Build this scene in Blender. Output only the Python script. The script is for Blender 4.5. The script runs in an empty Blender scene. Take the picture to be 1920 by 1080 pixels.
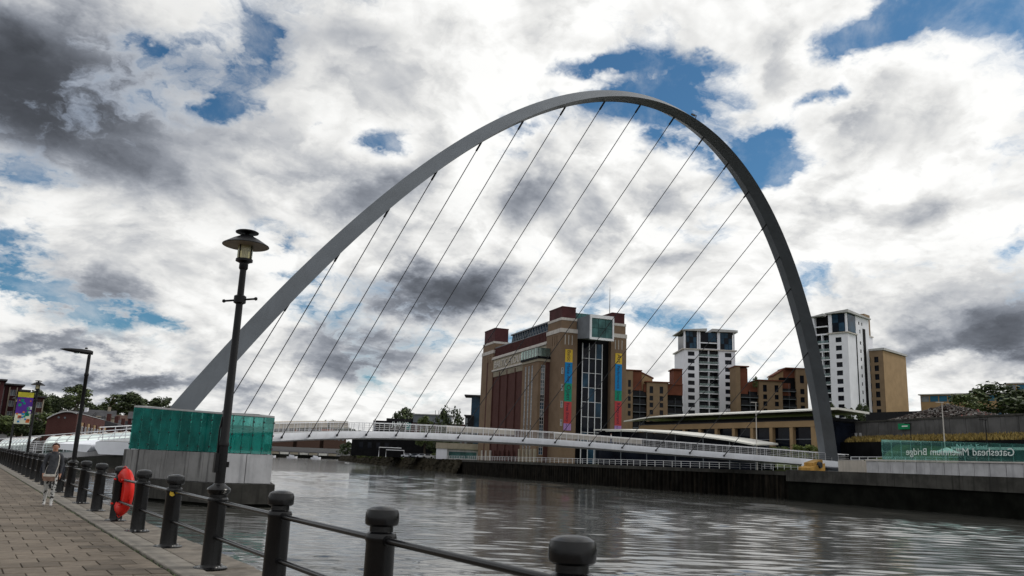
import bpy, bmesh, math, random
import numpy as np
from mathutils import Vector, Matrix
R = math.radians
random.seed(7)
scene = bpy.context.scene

# ------------------------------------------------------------------ camera
YAW, PITCH, ROLL = R(33.4055), R(12.0682), R(2.2685)
f = Vector((math.sin(YAW)*math.cos(PITCH), math.cos(YAW)*math.cos(PITCH), math.sin(PITCH)))
r0 = Vector((math.cos(YAW), -math.sin(YAW), 0)); u0 = r0.cross(f)
rr = r0*math.cos(ROLL) + u0*math.sin(ROLL); uu = -r0*math.sin(ROLL) + u0*math.cos(ROLL)
cam_data = bpy.data.cameras.new('camera'); cam = bpy.data.objects.new('camera', cam_data)
scene.collection.objects.link(cam)
cam.matrix_world = Matrix(((rr.x, uu.x, -f.x, 0), (rr.y, uu.y, -f.y, 0), (rr.z, uu.z, -f.z, 1.65), (0, 0, 0, 1)))
cam_data.sensor_width = 36; cam_data.lens = 1530/1920*36
cam_data.clip_start = 0.1; cam_data.clip_end = 12000
scene.camera = cam

# ------------------------------------------------------------------ exposure
vs = scene.view_settings
vs.view_transform = 'Standard'; vs.look = 'None'; vs.gamma = 1; vs.use_curve_mapping = False; vs.exposure = 0.10
scene.render.engine = 'CYCLES'
cy = scene.cycles
cy.use_denoising = True
cy.max_bounces = 7; cy.transparent_max_bounces = 16; cy.caustics_reflective = False; cy.caustics_refractive = False
cy.sample_clamp_indirect = 6

# ------------------------------------------------------------------ sun and sky
SUN_AZ, SUN_EL = R(104), R(45)          # clockwise from +Y: to the right of the view
sun_d = bpy.data.lights.new('sun', 'SUN'); sun_d.energy = 1.4; sun_d.angle = R(10); sun_d.color = (1.0, 0.95, 0.87)
sun = bpy.data.objects.new('sun', sun_d); scene.collection.objects.link(sun)
sdir = Vector((math.sin(SUN_AZ)*math.cos(SUN_EL), math.cos(SUN_AZ)*math.cos(SUN_EL), math.sin(SUN_EL)))
sun.rotation_euler = sdir.to_track_quat('Z', 'Y').to_euler()

world = bpy.data.worlds.new('World'); scene.world = world; world.use_nodes = True
nt = world.node_tree; nt.nodes.clear()
class NB:
    """small node builder"""
    def __init__(s, nt): s.nt = nt
    def n(s, t, **k):
        nd = s.nt.nodes.new(t)
        for a, b in k.items(): setattr(nd, a, b)
        return nd
    def put(s, sock, v):
        if v is None: return
        if hasattr(v, 'links') or hasattr(v, 'is_output'): s.nt.links.new(v, sock)
        else: sock.default_value = v
    def m(s, op, a, b=None, c=None):
        nd = s.n('ShaderNodeMath', operation=op)
        for i, v in enumerate((a, b, c)):
            if v is not None: s.put(nd.inputs[i], v)
        return nd.outputs[0]
    def smooth(s, v, lo, hi, a=0.0, b=1.0):
        nd = s.n('ShaderNodeMapRange', interpolation_type='SMOOTHSTEP')
        for i, x in enumerate((v, lo, hi, a, b)): s.put(nd.inputs[i], x)
        return nd.outputs[0]
    def noise(s, vec, scale, detail=6, rough=.55, dist=0.0, lac=2.0):
        nd = s.n('ShaderNodeTexNoise'); s.put(nd.inputs['Vector'], vec)
        nd.inputs['Scale'].default_value = scale; nd.inputs['Detail'].default_value = detail
        nd.inputs['Roughness'].default_value = rough; nd.inputs['Distortion'].default_value = dist
        nd.inputs['Lacunarity'].default_value = lac
        return nd
    def mix(s, fac, a, b):
        nd = s.n('ShaderNodeMix', data_type='RGBA'); s.put(nd.inputs[0], fac)
        for i, v in ((6, a), (7, b)):
            if isinstance(v, (tuple, list)) and len(v) == 3: v = (*v, 1)
            s.put(nd.inputs[i], v)
        return nd.outputs[2]
    def xyz(s, x, y, z):
        nd = s.n('ShaderNodeCombineXYZ')
        for i, v in enumerate((x, y, z)): s.put(nd.inputs[i], v)
        return nd.outputs[0]

def build_sky():
    b = NB(nt)
    tc = b.n('ShaderNodeTexCoord'); sep = b.n('ShaderNodeSeparateXYZ'); nt.links.new(tc.outputs['Generated'], sep.inputs[0])
    x, y, z = sep.outputs
    sky = b.n('ShaderNodeTexSky', sky_type='NISHITA'); sky.sun_disc = False
    sky.sun_elevation = SUN_EL; sky.sun_rotation = SUN_AZ; sky.air_density = 1.0; sky.dust_density = 0.6; sky.ozone_density = 2.0
    zz = b.m('MAXIMUM', z, 0.0)
    den = b.m('ADD', zz, 0.38)
    px, py = b.m('DIVIDE', x, den), b.m('DIVIDE', y, den)
    p = b.xyz(px, py, 3.7)
    warp = b.noise(p, 4.5, 6, .62); ws = b.n('ShaderNodeSeparateColor'); nt.links.new(warp.outputs['Color'], ws.inputs[0])
    wx, wy = b.m('SUBTRACT', ws.outputs[0], .5), b.m('SUBTRACT', ws.outputs[1], .5)
    pw = b.xyz(b.m('ADD', px, b.m('MULTIPLY', wx, .22)), b.m('ADD', py, b.m('MULTIPLY', wy, .22)), 3.7)
    n1 = b.noise(pw, 3.3, 14, .60, 0).outputs['Fac']
    def soft(dx, dy): return b.noise(b.xyz(b.m('ADD', px, dx), b.m('ADD', py, dy), 3.7), 3.3, 5, .56, .35).outputs['Fac']
    s1, s2 = soft(0, 0), soft(sdir.x*.07, sdir.y*.07)
    fine = b.noise(pw, 9.0, 8, .62).outputs['Fac']
    big = b.noise(p, .9, 3, .5).outputs['Fac']
    az = b.m('ADD', b.m('ARCTAN2', x, y), b.m('MULTIPLY', wx, .18))
    el = b.m('ADD', b.m('ARCSINE', z), b.m('MULTIPLY', wy, .14))
    def blobs(lst):
        tot = None
        for a0, e0, sa, se, amp in lst:
            da = b.m('DIVIDE', b.m('SUBTRACT', az, a0), sa); de = b.m('DIVIDE', b.m('SUBTRACT', el, e0), se)
            g = b.m('MULTIPLY', b.m('EXPONENT', b.m('MULTIPLY', b.m('ADD', b.m('MULTIPLY', da, da), b.m('MULTIPLY', de, de)), -1.0)), amp)
            tot = g if tot is None else b.m('ADD', tot, g)
        return tot
    BL = [(0.4108, 0.3772, 0.049, 0.0248, -0.34), (0.2364, 0.4628, 0.0248, 0.0275, -0.26), (0.2275, 0.3809, 0.0392, 0.017, -0.22), (0.3136, 0.3829, 0.0144, 0.0092, -0.22), (0.6845, 0.4801, 0.0458, 0.0222, -0.24), (0.8021, 0.4644, 0.0784, 0.0275, -0.34), (0.7613, 0.4143, 0.085, 0.0261, -0.36), (0.8666, 0.3694, 0.0654, 0.0248, -0.36), (1.0, 0.475, 0.075, 0.03, -0.26), (1.09, 0.20, 0.16, 0.045, 0.30), (0.9374, 0.4092, 0.0458, 0.0183, -0.22), (1.0559, 0.4877, 0.098, 0.0359, -0.34), (1.1603, 0.483, 0.0392, 0.0157, -0.26), (0.9743, 0.4112, 0.0327, 0.0118, -0.2), (0.9041, 0.3486, 0.0392, 0.0183, -0.24), (0.0372, 0.1405, 0.0784, 0.0222, -0.32), (0.0086, 0.2656, 0.0392, 0.0183, -0.18), (0.7418, 0.2754, 0.0588, 0.0131, -0.2), (0.1506, 0.1484, 0.0588, 0.0105, -0.2), (0.5894, 0.3888, 0.0392, 0.0196, -0.26), (0.2725, 0.2579, 0.0392, 0.0105, -0.2), (0.3202, 0.2189, 0.0392, 0.0144, -0.22), (0.0286, 0.1987, 0.0392, 0.0131, -0.2), (0.1046, 0.4437, 0.0392, 0.0092, -0.16), (1.0111, 0.3217, 0.0392, 0.0131, -0.15),
          (0.9009, 0.4512, 0.0392, 0.0523, 0.28), (0.6552, 0.5191, 0.085, 0.0294, 0.25), (0.664, 0.4558, 0.0719, 0.017, 0.25), (1.0869, 0.3707, 0.1111, 0.0392, 0.2), (0.808, 0.3661, 0.0458, 0.0196, 0.12), (0.1626, 0.2311, 0.1307, 0.0523, 0.12), (0.6107, 0.3768, 0.0235, 0.0157, 0.2), (0.5806, 0.2693, 0.1961, 0.0784, 0.1), (0.2728, 0.3141, 0.098, 0.0392, 0.12), (1.0749, 0.2744, 0.1307, 0.0392, 0.15)]
    DK = [(0.0273, 0.3738, 0.1503, 0.0621, 1.1), (-0.0037, 0.3436, 0.0784, 0.0523, 0.5), (0.1547, 0.4235, 0.0719, 0.0196, 0.5), (0.4709, 0.192, 0.085, 0.0275, 0.75), (0.411, 0.1205, 0.0784, 0.0209, 0.6), (0.5363, 0.2086, 0.0458, 0.0261, 0.45), (0.1061, 0.158, 0.0359, 0.0327, 0.45), (0.1367, 0.2991, 0.0784, 0.0327, 0.35), (1.1381, 0.1611, 0.0719, 0.0327, 0.7), (1.0711, 0.1354, 0.085, 0.0118, 0.3), (0.1446, 0.0668, 0.1046, 0.0105, 0.6), (0.0874, 0.1035, 0.0719, 0.0092, 0.4), (1.1223, 0.2128, 0.0588, 0.0131, 0.3), (0.4028, 0.3098, 0.0588, 0.0261, 0.3), (0.3645, 0.1462, 0.0392, 0.0131, 0.4), (0.606, 0.3157, 0.0392, 0.0261, 0.25), (0.7747, 0.3166, 0.0327, 0.0261, 0.25), (0.2923, 0.487, 0.1307, 0.0261, 0.12)]
    nn = b.m('MULTIPLY', b.m('SUBTRACT', n1, .5), 2.5)
    cov = b.m('ADD', b.m('ADD', nn, b.smooth(z, .02, .20, .95, .67)), b.m('ADD', b.m('MULTIPLY', blobs(BL), 1.45), b.m('MULTIPLY', b.m('SUBTRACT', big, .5), .35)))
    alpha = b.m('POWER', b.smooth(cov, .30, .66), .8)
    thin = b.noise(b.xyz(b.m('MULTIPLY', b.m('ADD', px, py), .9), b.m('MULTIPLY', b.m('SUBTRACT', px, py), 1.2), 1.2), 3.6, 10, .64, .25).outputs['Fac']
    alpha = b.m('MAXIMUM', alpha, b.smooth(thin, .46, .80, 0, .55))
    emb = b.m('MULTIPLY', b.m('SUBTRACT', s1, s2), 1.9)
    thick = b.smooth(b.m('ADD', cov, b.m('MULTIPLY', b.m('SUBTRACT', fine, .5), .5)), .70, 1.15)
    dk = b.m('MULTIPLY', blobs(DK), b.smooth(b.m('ADD', b.m('MULTIPLY', n1, .6), b.m('MULTIPLY', s1, .4)), .34, .60, .45, 1.35))
    darkf = b.m('SUBTRACT', 1.0, b.m('EXPONENT', b.m('MULTIPLY', dk, -2.7)))
    darkf = b.m('MULTIPLY', darkf, b.smooth(cov, .40, .66, .3, .93))
    bright = b.m('ADD', b.m('SUBTRACT', .93, b.m('MULTIPLY', thick, b.smooth(z, .05, .30, .14, .30))), emb)
    bright = b.m('ADD', bright, b.m('MULTIPLY', b.m('SUBTRACT', fine, .5), .55))
    bright = b.m('MINIMUM', b.m('MAXIMUM', bright, b.smooth(z, .05, .30, .64, .40)), .98)
    # clouds are brightest towards the sun behind them and duller on the opposite side of the sky
    dotv = b.n('ShaderNodeVectorMath', operation='DOT_PRODUCT'); nt.links.new(tc.outputs['Generated'], dotv.inputs[0]); dotv.inputs[1].default_value = tuple(sdir)
    bright = b.m('MULTIPLY', bright, b.smooth(dotv.outputs['Value'], -.7, .4, .80, .96))
    bright = b.m('MULTIPLY', bright, b.m('SUBTRACT', 1.0, darkf))
    tint = b.mix(b.smooth(bright, .10, .80), (.80, .88, 1.04), (1.0, 1.0, .985))
    S = 0.07
    cl = b.n('ShaderNodeVectorMath', operation='SCALE'); nt.links.new(tint, cl.inputs[0]); b.put(cl.inputs['Scale'], b.m('DIVIDE', bright, S))
    skyc = b.n('ShaderNodeMix', data_type='RGBA', blend_type='MULTIPLY'); skyc.inputs[0].default_value = 1
    nt.links.new(sky.outputs[0], skyc.inputs[6]); skyc.inputs[7].default_value = (.50, .86, 1.02, 1)
    col = b.mix(alpha, skyc.outputs[2], cl.outputs[0])
    bg = b.n('ShaderNodeBackground'); nt.links.new(col, bg.inputs[0]); bg.inputs[1].default_value = S
    out = b.n('ShaderNodeOutputWorld'); nt.links.new(bg.outputs[0], out.inputs[0])
build_sky()
world.cycles.sampling_method = 'MANUAL'; world.cycles.sample_map_resolution = 512

# ------------------------------------------------------------------ materials
MATS = {}
def mat(name, col, rough=.7, var=.25, scale=1.0, bump=0.0, bscale=None, metal=0.0, spec=.18, streak=0.0, dirt=None, coord='Object', blotch=0.0):
    if name in MATS: return MATS[name]
    m = bpy.data.materials.new(name); m.use_nodes = True; t = m.node_tree; b = NB(t)
    bs = t.nodes['Principled BSDF']; tc = b.n('ShaderNodeTexCoord'); o = tc.outputs[coord]
    n = b.noise(o, scale, 6, .6).outputs['Fac']
    lo = tuple(c*(1-var) for c in col); hi = tuple(min(1, c*(1+var)) for c in col)
    c = b.mix(b.smooth(n, .3, .7), lo, hi)
    if streak:
        mp = b.n('ShaderNodeMapping'); t.links.new(o, mp.inputs[0]); mp.inputs['Scale'].default_value = (1.6, 1.6, .10)
        s = b.noise(mp.outputs[0], 1.3, 5, .65).outputs['Fac']
        c = b.mix(b.m('MULTIPLY', b.smooth(s, .5, .68), streak), c, dirt or tuple(x*.25 for x in col))
    if blotch:
        g_ = b.n('ShaderNodeNewGeometry')
        s1 = b.noise(g_.outputs['Position'], 1.1, 8, .68, .4).outputs['Fac']; s2 = b.noise(g_.outputs['Position'], 6.0, 5, .6).outputs['Fac']
        c = b.mix(b.m('MULTIPLY', b.smooth(b.m('ADD', b.m('MULTIPLY', s1, .75), b.m('MULTIPLY', s2, .25)), .48, .66), blotch), c, tuple(x*.33 for x in col))
    b.put(bs.inputs['Base Color'], c)
    bs.inputs['Roughness'].default_value = rough; bs.inputs['Metallic'].default_value = metal
    bs.inputs['Specular IOR Level'].default_value = spec
    if bump:
        bn = b.n('ShaderNodeBump'); bn.inputs['Strength'].default_value = bump; bn.inputs['Distance'].default_value = .02
        t.links.new(b.noise(o, bscale or scale*8, 6, .65).outputs['Fac'], bn.inputs['Height']); t.links.new(bn.outputs[0], bs.inputs['Normal'])
    MATS[name] = m; return m

def brick_mat(name, c1, c2, mortar, sx=4.4, rough=.85):
    if name in MATS: return MATS[name]
    m = bpy.data.materials.new(name); m.use_nodes = True; t = m.node_tree; b = NB(t)
    bs = t.nodes['Principled BSDF']; tc = b.n('ShaderNodeTexCoord')
    sp = b.n('ShaderNodeSeparateXYZ'); t.links.new(tc.outputs['Object'], sp.inputs[0])
    v = b.xyz(b.m('ADD', sp.outputs[0], sp.outputs[1]), sp.outputs[2], 0.0)
    br = b.n('ShaderNodeTexBrick'); t.links.new(v, br.inputs['Vector'])
    br.inputs['Scale'].default_value = sx; br.inputs['Mortar Size'].default_value = .03
    br.inputs['Color1'].default_value = (*c1, 1); br.inputs['Color2'].default_value = (*c2, 1); br.inputs['Mortar'].default_value = (*mortar, 1)
    n = b.noise(tc.outputs['Object'], .35, 6, .65).outputs['Fac']
    c = b.mix(b.smooth(n, .35, .7, .0, .45), br.outputs['Color'], tuple(x*.55 for x in c1))
    b.put(bs.inputs['Base Color'], c); bs.inputs['Roughness'].default_value = rough; bs.inputs['Specular IOR Level'].default_value = .15
    MATS[name] = m; return m

def glass_mat(name, tint, opac=.35, rough=.03, diff=None):
    """thin architectural glass: tinted transparency, a little body colour, sharp reflection"""
    if name in MATS: return MATS[name]
    m = bpy.data.materials.new(name); m.use_nodes = True; t = m.node_tree; t.nodes.clear(); b = NB(t)
    tr = b.n('ShaderNodeBsdfTransparent'); tr.inputs[0].default_value = (*tint, 1)
    df = b.n('ShaderNodeBsdfDiffuse'); df.inputs[0].default_value = (*(diff or tint), 1)
    tc = b.n('ShaderNodeTexCoord'); n = b.noise(tc.outputs['Object'], .8, 5, .6).outputs['Fac']
    gl = b.n('ShaderNodeBsdfGlossy'); gl.inputs[1].default_value = rough; gl.inputs[0].default_value = (.9, 1, .97, 1)
    m1 = b.n('ShaderNodeMixShader'); b.put(m1.inputs[0], b.smooth(n, .3, .7, opac*.6, opac*1.3)); t.links.new(tr.outputs[0], m1.inputs[1]); t.links.new(df.outputs[0], m1.inputs[2])
    fr = b.n('ShaderNodeFresnel'); fr.inputs[0].default_value = 1.5
    m2 = b.n('ShaderNodeMixShader'); t.links.new(fr.outputs[0], m2.inputs[0]); t.links.new(m1.outputs[0], m2.inputs[1]); t.links.new(gl.outputs[0], m2.inputs[2])
    o = b.n('ShaderNodeOutputMaterial'); t.links.new(m2.outputs[0], o.inputs[0])
    MATS[name] = m; return m

M = {}
M['iron'] = mat('black_painted_iron', (.004, .004, .0048), .24, .35, 6, .08, 40, spec=.34)
M['iron_lamp'] = mat('lamp_post_paint', (.006, .006, .007), .40, .3, 5, spec=.2)
M['arch'] = mat('arch_grey_paint', (.135, .15, .168), .5, .12, .25, 0, streak=.25, dirt=(.09, .096, .107), spec=.35)
M['white'] = mat('white_painted_steel', (.70, .71, .74), .4, .06, .6)
M['deckwhite'] = mat('deck_fascia_paint', (.85, .87, .93), .45, .07, .5, streak=.12, dirt=(.45, .45, .48))
M['steel'] = mat('stainless_steel', (.45, .45, .45), .35, .1, 3, metal=.7)
M['cable'] = mat('cable_steel', (.035, .037, .042), .5, .1, 3)
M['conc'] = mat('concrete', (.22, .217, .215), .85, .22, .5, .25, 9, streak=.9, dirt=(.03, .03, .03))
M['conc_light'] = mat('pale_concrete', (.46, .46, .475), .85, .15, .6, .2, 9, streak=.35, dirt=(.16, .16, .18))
M['conc_dark'] = mat('stained_concrete', (.055, .053, .048), .9, .35, .5, .35, 6, streak=.7, dirt=(.022, .022, .02))
M['wetwall'] = mat('wet_dark_wall', (.008, .0085, .007), .8, .5, .5, .3, 5, spec=.03, streak=.5, dirt=(.006, .007, .006))
M['pile'] = mat('sheet_pile_steel', (.012, .011, .0095), .8, .5, .6, .2, 6, spec=.03, streak=.6, dirt=(.05, .04, .03))
M['granite'] = mat('granite_coping', (.175, .155, .132), .8, .28, 3.0, .35, 60, blotch=.85)
M['kerb'] = mat('granite_kerb', (.205, .188, .165), .8, .22, 2.2, .3, 60, blotch=.5)
M['joint'] = mat('joint_sand_and_moss', (.035, .038, .022), .95, .6, 6, .4, 40)
M['earth'] = mat('bank_earth', (.03, .026, .018), .95, .5, .25, .5, 3, spec=.03)
M['grass_g'] = mat('rough_grass', (.065, .085, .025), .95, .45, .4, .5, 6)
M['tarmac'] = mat('tarmac', (.06, .06, .06), .9, .25, 1.0, .2, 30)
M['redbrick'] = brick_mat('red_brick', (.095, .036, .031), (.072, .028, .025), (.085, .05, .045))
M['tanbrick'] = brick_mat('tan_brick', (.215, .145, .095), (.18, .12, .078), (.20, .15, .11))
M['tanrender'] = mat('tan_render', (.33, .225, .125), .85, .10, .3)
M['brownrender'] = mat('brown_render', (.235, .165, .105), .85, .10, .3)
M['rust'] = mat('rust_cladding', (.145, .05, .03), .8, .15, .4)
M['cream'] = mat('cream_stone', (.36, .32, .25), .8, .15, .4, streak=.4, dirt=(.16, .14, .11))
M['stoneband'] = mat('pale_stone_band', (.52, .49, .46), .8, .12, .5, streak=.3)
M['darkred'] = mat('dark_red_cladding', (.065, .022, .024), .75, .2, .4)
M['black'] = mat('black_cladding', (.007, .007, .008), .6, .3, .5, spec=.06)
M['zinc'] = mat('grey_zinc_panel', (.15, .165, .185), .5, .12, .4)
M['towerwhite'] = mat('white_render', (.76, .77, .83), .7, .05, .3, streak=.10, dirt=(.5, .5, .53))
M['roofgrey'] = mat('grey_roof_sheet', (.42, .42, .42), .6, .1, .4)
M['roofwhite'] = mat('pale_membrane_roof', (.68, .67, .63), .6, .08, .4)
M['slate'] = mat('slate_roof', (.06, .06, .065), .8, .2, .6)
M['frame'] = mat('dark_window_frame', (.018, .018, .02), .5, .1, 1, spec=.08)
M['framew'] = mat('white_window_frame', (.6, .6, .62), .5, .05, 1)
def darkglass(name, col, rough=.06):
    m = mat(name, col, rough, .5, .3, spec=.12); return m
M['glass'] = darkglass('dark_window_glass', (.006, .008, .014))
M['glassblue'] = darkglass('blue_window_glass', (.02, .05, .085))
M['glassgreen'] = darkglass('green_window_glass', (.05, .12, .12))
M['glasslight'] = darkglass('pale_window_glass', (.16, .18, .20))
M['teal'] = glass_mat('teal_glass', (.60, .89, .86), .30, .02, (.02, .44, .38))
M['tealpale'] = glass_mat('pale_teal_glass', (.66, .90, .87), .17, .03, (.06, .30, .27))
M['clear'] = glass_mat('clear_glass', (.85, .92, .91), .14, .03, (.3, .42, .42))
M['letter'] = mat('white_lettering', (.75, .82, .80), .6, .03, 1)
M['ochre'] = mat('ochre_machine_paint', (.42, .24, .06), .6, .25, .8, streak=.4, dirt=(.12, .07, .03))
M['beige'] = mat('beige_panel', (.46, .42, .37), .75, .1, .6, streak=.2)
M['red'] = mat('red_plastic', (.62, .022, .015), .35, .1, 4)
M['lampglass'] = glass_mat('lamp_glass', (.85, .80, .55), .55, .15, (.62, .56, .32))
M['lampinner'] = mat('lamp_underside', (.30, .26, .21), .5, .15, 6)
def flat(name, col, rough=.7): return mat(name, col, rough, .06, 1)
for k, c in dict(yellow=(.62, .42, .05), blue=(.01, .20, .48), green=(.01, .24, .15), redb=(.42, .055, .06), purple=(.36, .22, .48), ink=(.03, .02, .05), bannerp=(.09, .03, .26), bannery=(.55, .5, .05), bannerw=(.6, .62, .5), bannero=(.55, .15, .05), tealsign=(.02, .2, .2), signgreen=(.01, .22, .09), offblue=(.03, .13, .22), offwhite=(.55, .57, .62), brownbrick=(.085, .05, .038)).items():
    M[k] = flat(k + '_paint', c)
M['bark'] = mat('bark', (.05, .04, .03), .95, .3, 4, .3)
def leafmat(name, c, hi):
    if name in MATS: return MATS[name]
    m = bpy.data.materials.new(name); m.use_nodes = True; t = m.node_tree; b = NB(t)
    bs = t.nodes['Principled BSDF']; g = b.n('ShaderNodeNewGeometry'); tc = b.n('ShaderNodeTexCoord')
    n = b.noise(tc.outputs['Object'], .9, 4, .6).outputs['Fac']
    f_ = b.m('ADD', b.m('MULTIPLY', g.outputs['Random Per Island'], .5), b.m('MULTIPLY', n, .6))
    b.put(bs.inputs['Base Color'], b.mix(b.smooth(f_, .2, .9), c, hi)); bs.inputs['Roughness'].default_value = .7
    MATS[name] = m; return m
M['leaf'] = leafmat('leaf_dark', (.018, .030, .010), (.060, .085, .022))
M['leaf2'] = leafmat('leaf_mid', (.035, .055, .012), (.10, .13, .03))
M['leaf3'] = leafmat('leaf_light', (.07, .10, .015), (.17, .20, .045))
M['drygrass'] = leafmat('dry_grass', (.12, .085, .02), (.40, .29, .08))

# ------------------------------------------------------------------ geometry helpers
COL = scene.collection
class MB:
    def __init__(s): s.v = []; s.f = []; s.mi = []
    def quad(s, a, b, c, d, mi=0):
        n = len(s.v); s.v += [tuple(a), tuple(b), tuple(c), tuple(d)]; s.f.append((n, n+1, n+2, n+3)); s.mi.append(mi); return s
    def tri(s, a, b, c, mi=0):
        n = len(s.v); s.v += [tuple(a), tuple(b), tuple(c)]; s.f.append((n, n+1, n+2)); s.mi.append(mi); return s
    def box(s, x0, x1, y0, y1, z0, z1, mi=0):
        n = len(s.v)
        s.v += [(x0,y0,z0),(x1,y0,z0),(x1,y1,z0),(x0,y1,z0),(x0,y0,z1),(x1,y0,z1),(x1,y1,z1),(x0,y1,z1)]
        for q in ((0,3,2,1),(4,5,6,7),(0,1,5,4),(1,2,6,5),(2,3,7,6),(3,0,4,7)):
            s.f.append(tuple(n+i for i in q)); s.mi.append(mi)
        return s
    def bbox(s, x0, x1, y0, y1, z0, z1, b=.01, mi=0):
        """box with a chamfered top edge"""
        n = len(s.v)
        s.v += [(x0,y0,z0),(x1,y0,z0),(x1,y1,z0),(x0,y1,z0),(x0,y0,z1-b),(x1,y0,z1-b),(x1,y1,z1-b),(x0,y1,z1-b),(x0+b,y0+b,z1),(x1-b,y0+b,z1),(x1-b,y1-b,z1),(x0+b,y1-b,z1)]
        for q in ((0,3,2,1),(8,9,10,11),(0,1,5,4),(1,2,6,5),(2,3,7,6),(3,0,4,7),(4,5,9,8),(5,6,10,9),(6,7,11,10),(7,4,8,11)):
            s.f.append(tuple(n+i for i in q)); s.mi.append(mi)
        return s
    def prism(s, pts, z0, z1, mi=0):
        n = len(s.v); k = len(pts)
        z0s = z0 if isinstance(z0, (list, tuple)) else [z0]*k; z1s = z1 if isinstance(z1, (list, tuple)) else [z1]*k
        s.v += [(p[0], p[1], a) for p, a in zip(pts, z0s)] + [(p[0], p[1], a) for p, a in zip(pts, z1s)]
        s.f.append(tuple(range(n+k-1, n-1, -1))); s.f.append(tuple(range(n+k, n+2*k))); s.mi += [mi, mi]
        for i in range(k):
            j = (i+1) % k; s.f.append((n+i, n+j, n+k+j, n+k+i)); s.mi.append(mi)
        return s
    def lathe(s, prof, seg=24, c=(0, 0, 0), mi=0):
        n = len(s.v); k = len(prof)
        for r_, z in prof:
            for j in range(seg):
                a = 2*math.pi*j/seg; s.v.append((c[0]+r_*math.cos(a), c[1]+r_*math.sin(a), c[2]+z))
        for i in range(k-1):
            for j in range(seg):
                j2 = (j+1) % seg; s.f.append((n+i*seg+j, n+i*seg+j2, n+(i+1)*seg+j2, n+(i+1)*seg+j)); s.mi.append(mi)
        s.f.append(tuple(n+j for j in range(seg-1, -1, -1))); s.f.append(tuple(n+(k-1)*seg+j for j in range(seg))); s.mi += [mi, mi]
        return s
    def tube(s, pts, r_, seg=8, mi=0, closed=False):
        pts = [Vector(p) for p in pts]; n = len(s.v); k = len(pts)
        rs = r_ if isinstance(r_, (list, tuple)) else [r_]*k
        for i, p in enumerate(pts):
            if closed: t = pts[(i+1) % k]-pts[i-1]
            else: t = pts[min(i+1, k-1)]-pts[max(i-1, 0)]
            t.normalize(); a = Vector((0, 0, 1)) if abs(t.z) < .9 else Vector((1, 0, 0))
            e1 = t.cross(a).normalized(); e2 = t.cross(e1)
            for j in range(seg):
                q = 2*math.pi*j/seg; s.v.append(tuple(p+e1*math.cos(q)*rs[i]+e2*math.sin(q)*rs[i]))
        for i in range(k if closed else k-1):
            i2 = (i+1) % k
            for j in range(seg):
                j2 = (j+1) % seg; s.f.append((n+i*seg+j, n+i*seg+j2, n+i2*seg+j2, n+i2*seg+j)); s.mi.append(mi)
        if not closed:
            s.f.append(tuple(n+j for j in range(seg-1, -1, -1))); s.f.append(tuple(n+(k-1)*seg+j for j in range(seg))); s.mi += [mi, mi]
        return s
    def mesh(s, name, mats, smooth=False, fix=True):
        me = bpy.data.meshes.new(name); me.from_pydata(s.v, [], s.f)
        mats = mats if isinstance(mats, (list, tuple)) else [mats]
        for m in mats: me.materials.append(m)
        if len(mats) > 1: me.polygons.foreach_set('material_index', s.mi)
        if fix:
            bm = bmesh.new(); bm.from_mesh(me); bmesh.ops.recalc_face_normals(bm, faces=bm.faces); bm.to_mesh(me); bm.free()
        if smooth:
            me.polygons.foreach_set('use_smooth', [True]*len(me.polygons))
            try: me.set_sharp_from_angle(angle=R(38))
            except Exception: pass
        me.update(); return me
    def build(s, name, mats, parent=None, smooth=False, fix=True):
        return link(name, s.mesh(name, mats, smooth, fix), parent)
def link(name, me, parent=None, loc=None, rz=None):
    o = bpy.data.objects.new(name, me); COL.objects.link(o)
    if parent: o.parent = parent
    if loc is not None: o.location = loc
    if rz is not None: o.rotation_euler = (0, 0, rz)
    return o
def tag(o, label=None, cat=None, group=None, kind=None):
    if label: o['label'] = label
    if cat: o['category'] = cat
    if group: o['group'] = group
    if kind: o['kind'] = kind
    return o
def thing(name, label, cat, loc=(0, 0, 0), rz=0, group=None):
    o = bpy.data.objects.new(name, None); COL.objects.link(o); o.location = loc; o.rotation_euler = (0, 0, rz); o.empty_display_size = .2
    return tag(o, label, cat, group)
def copy_tree(o, parent=None):
    c = o.copy(); COL.objects.link(c); c.parent = parent
    for ch in list(o.children): copy_tree(ch, c)
    return c
def text_mesh(name, body, size, mats, depth=.02, align='LEFT'):
    cu = bpy.data.curves.new(name, 'FONT'); cu.body = body; cu.size = size; cu.extrude = depth; cu.align_x = align
    o = bpy.data.objects.new(name, cu); COL.objects.link(o)
    dg = bpy.context.evaluated_depsgraph_get(); me = bpy.data.meshes.new_from_object(o.evaluated_get(dg))
    bpy.data.objects.remove(o); me.materials.clear(); me.materials.append(mats); return me
def catmull(T, x):
    """interpolate a table of rows (x, a, b, ...) smoothly"""
    n = len(T); i = 0
    while i < n-2 and x > T[i+1][0]: i += 1
    p1, p2 = T[i], T[i+1]; p0 = T[i-1] if i > 0 else p1; p3 = T[i+2] if i+2 < n else p2
    t = (x-p1[0])/(p2[0]-p1[0]); out = []
    h = p2[0]-p1[0]
    for k in range(1, len(p1)):
        m1 = (p2[k]-p0[k])/max(1e-6, p2[0]-p0[0])*h; m2 = (p3[k]-p1[k])/max(1e-6, p3[0]-p1[0])*h
        if i == 0: m1 = p2[k]-p1[k]
        if i == n-2: m2 = p2[k]-p1[k]
        out.append((2*t**3-3*t**2+1)*p1[k]+(t**3-2*t**2+t)*m1+(-2*t**3+3*t**2)*p2[k]+(t**3-t**2)*m2)
    return out

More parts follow.
